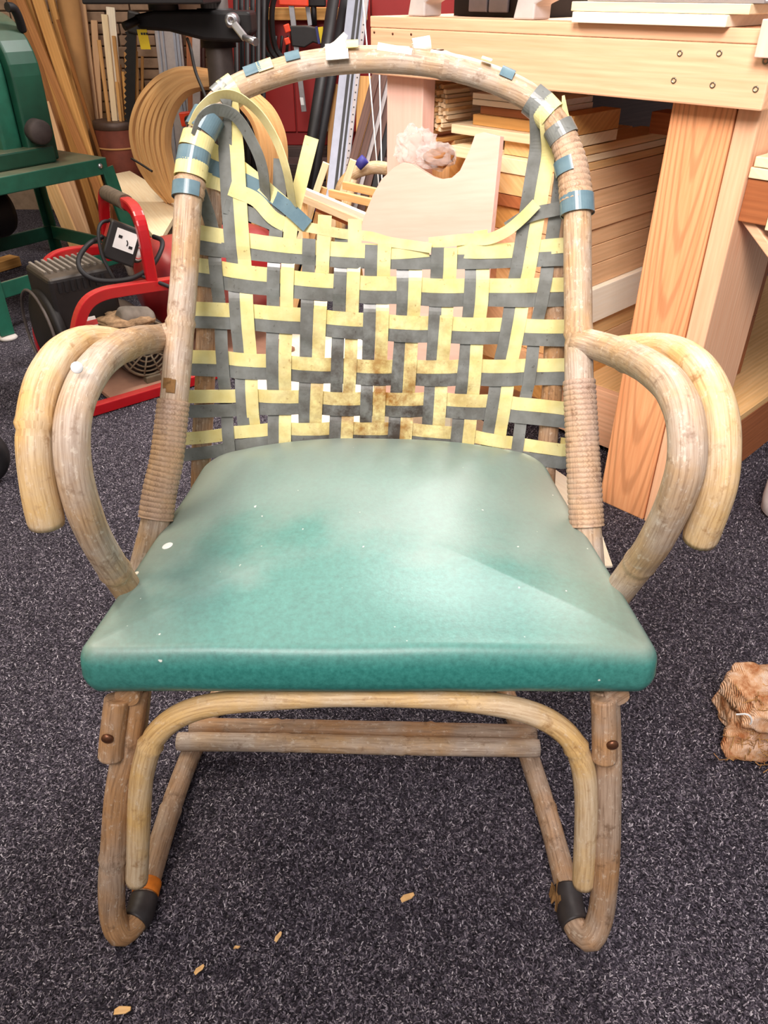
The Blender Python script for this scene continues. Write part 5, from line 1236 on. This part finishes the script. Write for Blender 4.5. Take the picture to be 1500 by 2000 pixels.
# ================================================================== bits at the edges
wc = PY(-46, 893, 1.47); wax = V((0.25, -0.96, 0))
t = thing('rubber_wheel', 'black rubber wheel at the left edge of the carpet', 'wheel', V((wc.x, wc.y, 0))); wz = wc.z
obj('tyre', MB().lathe(wc-wax*.02, wax, [(wz*.78, 0), (wz*.96, .004), (wz*.995, .014), (wz*.995, .028), (wz*.96, .038), (wz*.78, .042)], 40), 'rubber', t, True)
obj('wheel_disc', MB().lathe(wc-wax*.012, wax, [(.0001, 0), (wz*.78, 0), (wz*.78, .028), (wz*.7, .03), (wz*.66, .024), (.02, .022), (.0001, .022)], 40), 'black_plastic', t, True)
t = thing('plastic_jug', 'pale pinkish plastic jug at the right edge of the carpet', 'jug', PZ(1535, 1008, 0))
jc = PZ(1535, 1008, 0); obj('jug_body', MB().lathe(jc, UP, [(.0001, 0), (.040, .001), (.052, .012), (.055, .04), (.055, .10), (.045, .125), (.02, .14), (.018, .16)], 32), 'white_plastic', t, True); obj('jug_cap', MB().lathe(jc+UP*.16, UP, [(.020, 0), (.020, .018), (.0001, .019)], 20), 'black_plastic', t, True)
# burlap and coir padding
pc = PZ(1518, 1462, 0.0); pc = pc+V((0, .03, 0))
t = thing('coir_padding', 'torn chunk of burlap and coir stuffing on the carpet at right', 'padding', pc)
def slab(c, hx, hy, hz, amp, seed):
    mb = lump((0, 0, 0), 1, 1, 1, .0, 1, 0, 56, 40)
    for i, q in enumerate(mb.v):
        e = 0.55; s_ = lambda x: math.copysign(abs(x)**e, x)
        d = V((s_(q.x)*hx, s_(q.y)*hy, s_(q.z)*hz)); k = 1+amp*noise.noise(d*26+V((seed, 0, 0)))+amp*.5*noise.noise(d*70)
        mb.v[i] = V(c)+d*k
    return mb
cm_ = slab(pc+UP*.052, .073, .050, .050, .22, 2); obj('coir_mat', cm_, 'burlap', t, True)
bf_ = slab(pc+V((-.014, -.012, .088)), .058, .046, .026, .45, 7); obj('burlap_flap', bf_, 'burlap', t, True)
bl_ = slab(pc+V((-.02, -.02, .026)), .056, .042, .020, .40, 11); obj('burlap_flap', bl_, 'burlap', t, True)
cc_ = slab(pc+V((.012, -.064, .060)), .046, .018, .030, .5, 4); obj('coir_core', cc_, 'coir_core', t, True)
fb = MB()
def fibres(mesh, cnt, ok, l0, l1, out_):
    vs_ = [v for v in mesh.v if ok(v-pc)]
    for k in range(cnt):
        o_ = random.choice(vs_)+V((random.uniform(-.003, .003), -.001, random.uniform(-.003, .003)))
        d = V((random.gauss(0, 1), random.gauss(-out_, .4), random.gauss(0, .8))).normalized()*random.uniform(l0, l1)
        if (o_+d).z < .003: d.z = abs(d.z)
        fb.ribbon([o_, o_+d*.5+V((random.uniform(-.005, .005), -.003, random.uniform(-.005, .005))), o_+d], V((0, -1, .1)), random.choice([.0007, .0010, .0014]), .0006)
fibres(cc_, 420, lambda q: q.y < -.064, .008, .030, .25)
fibres(cm_, 160, lambda q: q.y < -.035, .006, .022, .3)
fibres(bf_, 110, lambda q: q.z > .104 and q.y < .0, .006, .016, .0)
fibres(bl_, 90, lambda q: q.y < -.04, .006, .026, .2)
tw_ = MB().ribbon(resample(catmull([pc+V((-.092, -.05, .096)), pc+V((-.080, -.055, .102)), pc+V((-.072, -.056, .092)), pc+V((-.070, -.054, .076))], 6), .004)[0], V((0, -1, .2)), .0022, .001); obj('white_thread', tw_, 'white_label', t)
fo_ = obj('coir_fibre', fb, 'coir', t); fo_['kind'] = 'stuff'
for (u, v, L_, an, lab) in ((796, 1754, .017, .4, 'pale curled wood shaving on the carpet under the chair'), (544, 1831, .011, 1.0, 'tan wood chip on the carpet left of the shaving'), (390, 1895, .012, .7, 'thin tan splinter on the carpet near the left foot'), (240, 1975, .018, .1, 'long splinter at the bottom left of the carpet'), (463, 1852, .007, .0, 'tiny brown chip near the left foot')):
    p = PZ(u, v, .004); d = V((math.cos(an), math.sin(an), 0))
    mb = MB().ribbon([p-d*L_/2, p-d*L_*.2+UP*.003, p+d*L_*.2+UP*.002, p+d*L_/2+UP*.004], UP, [L_*.3, L_*.45, L_*.4, L_*.2], .0012); tag(obj('wood_shaving', mb, 'pine', None), lab, 'wood shaving', 'wood bits on the carpet')
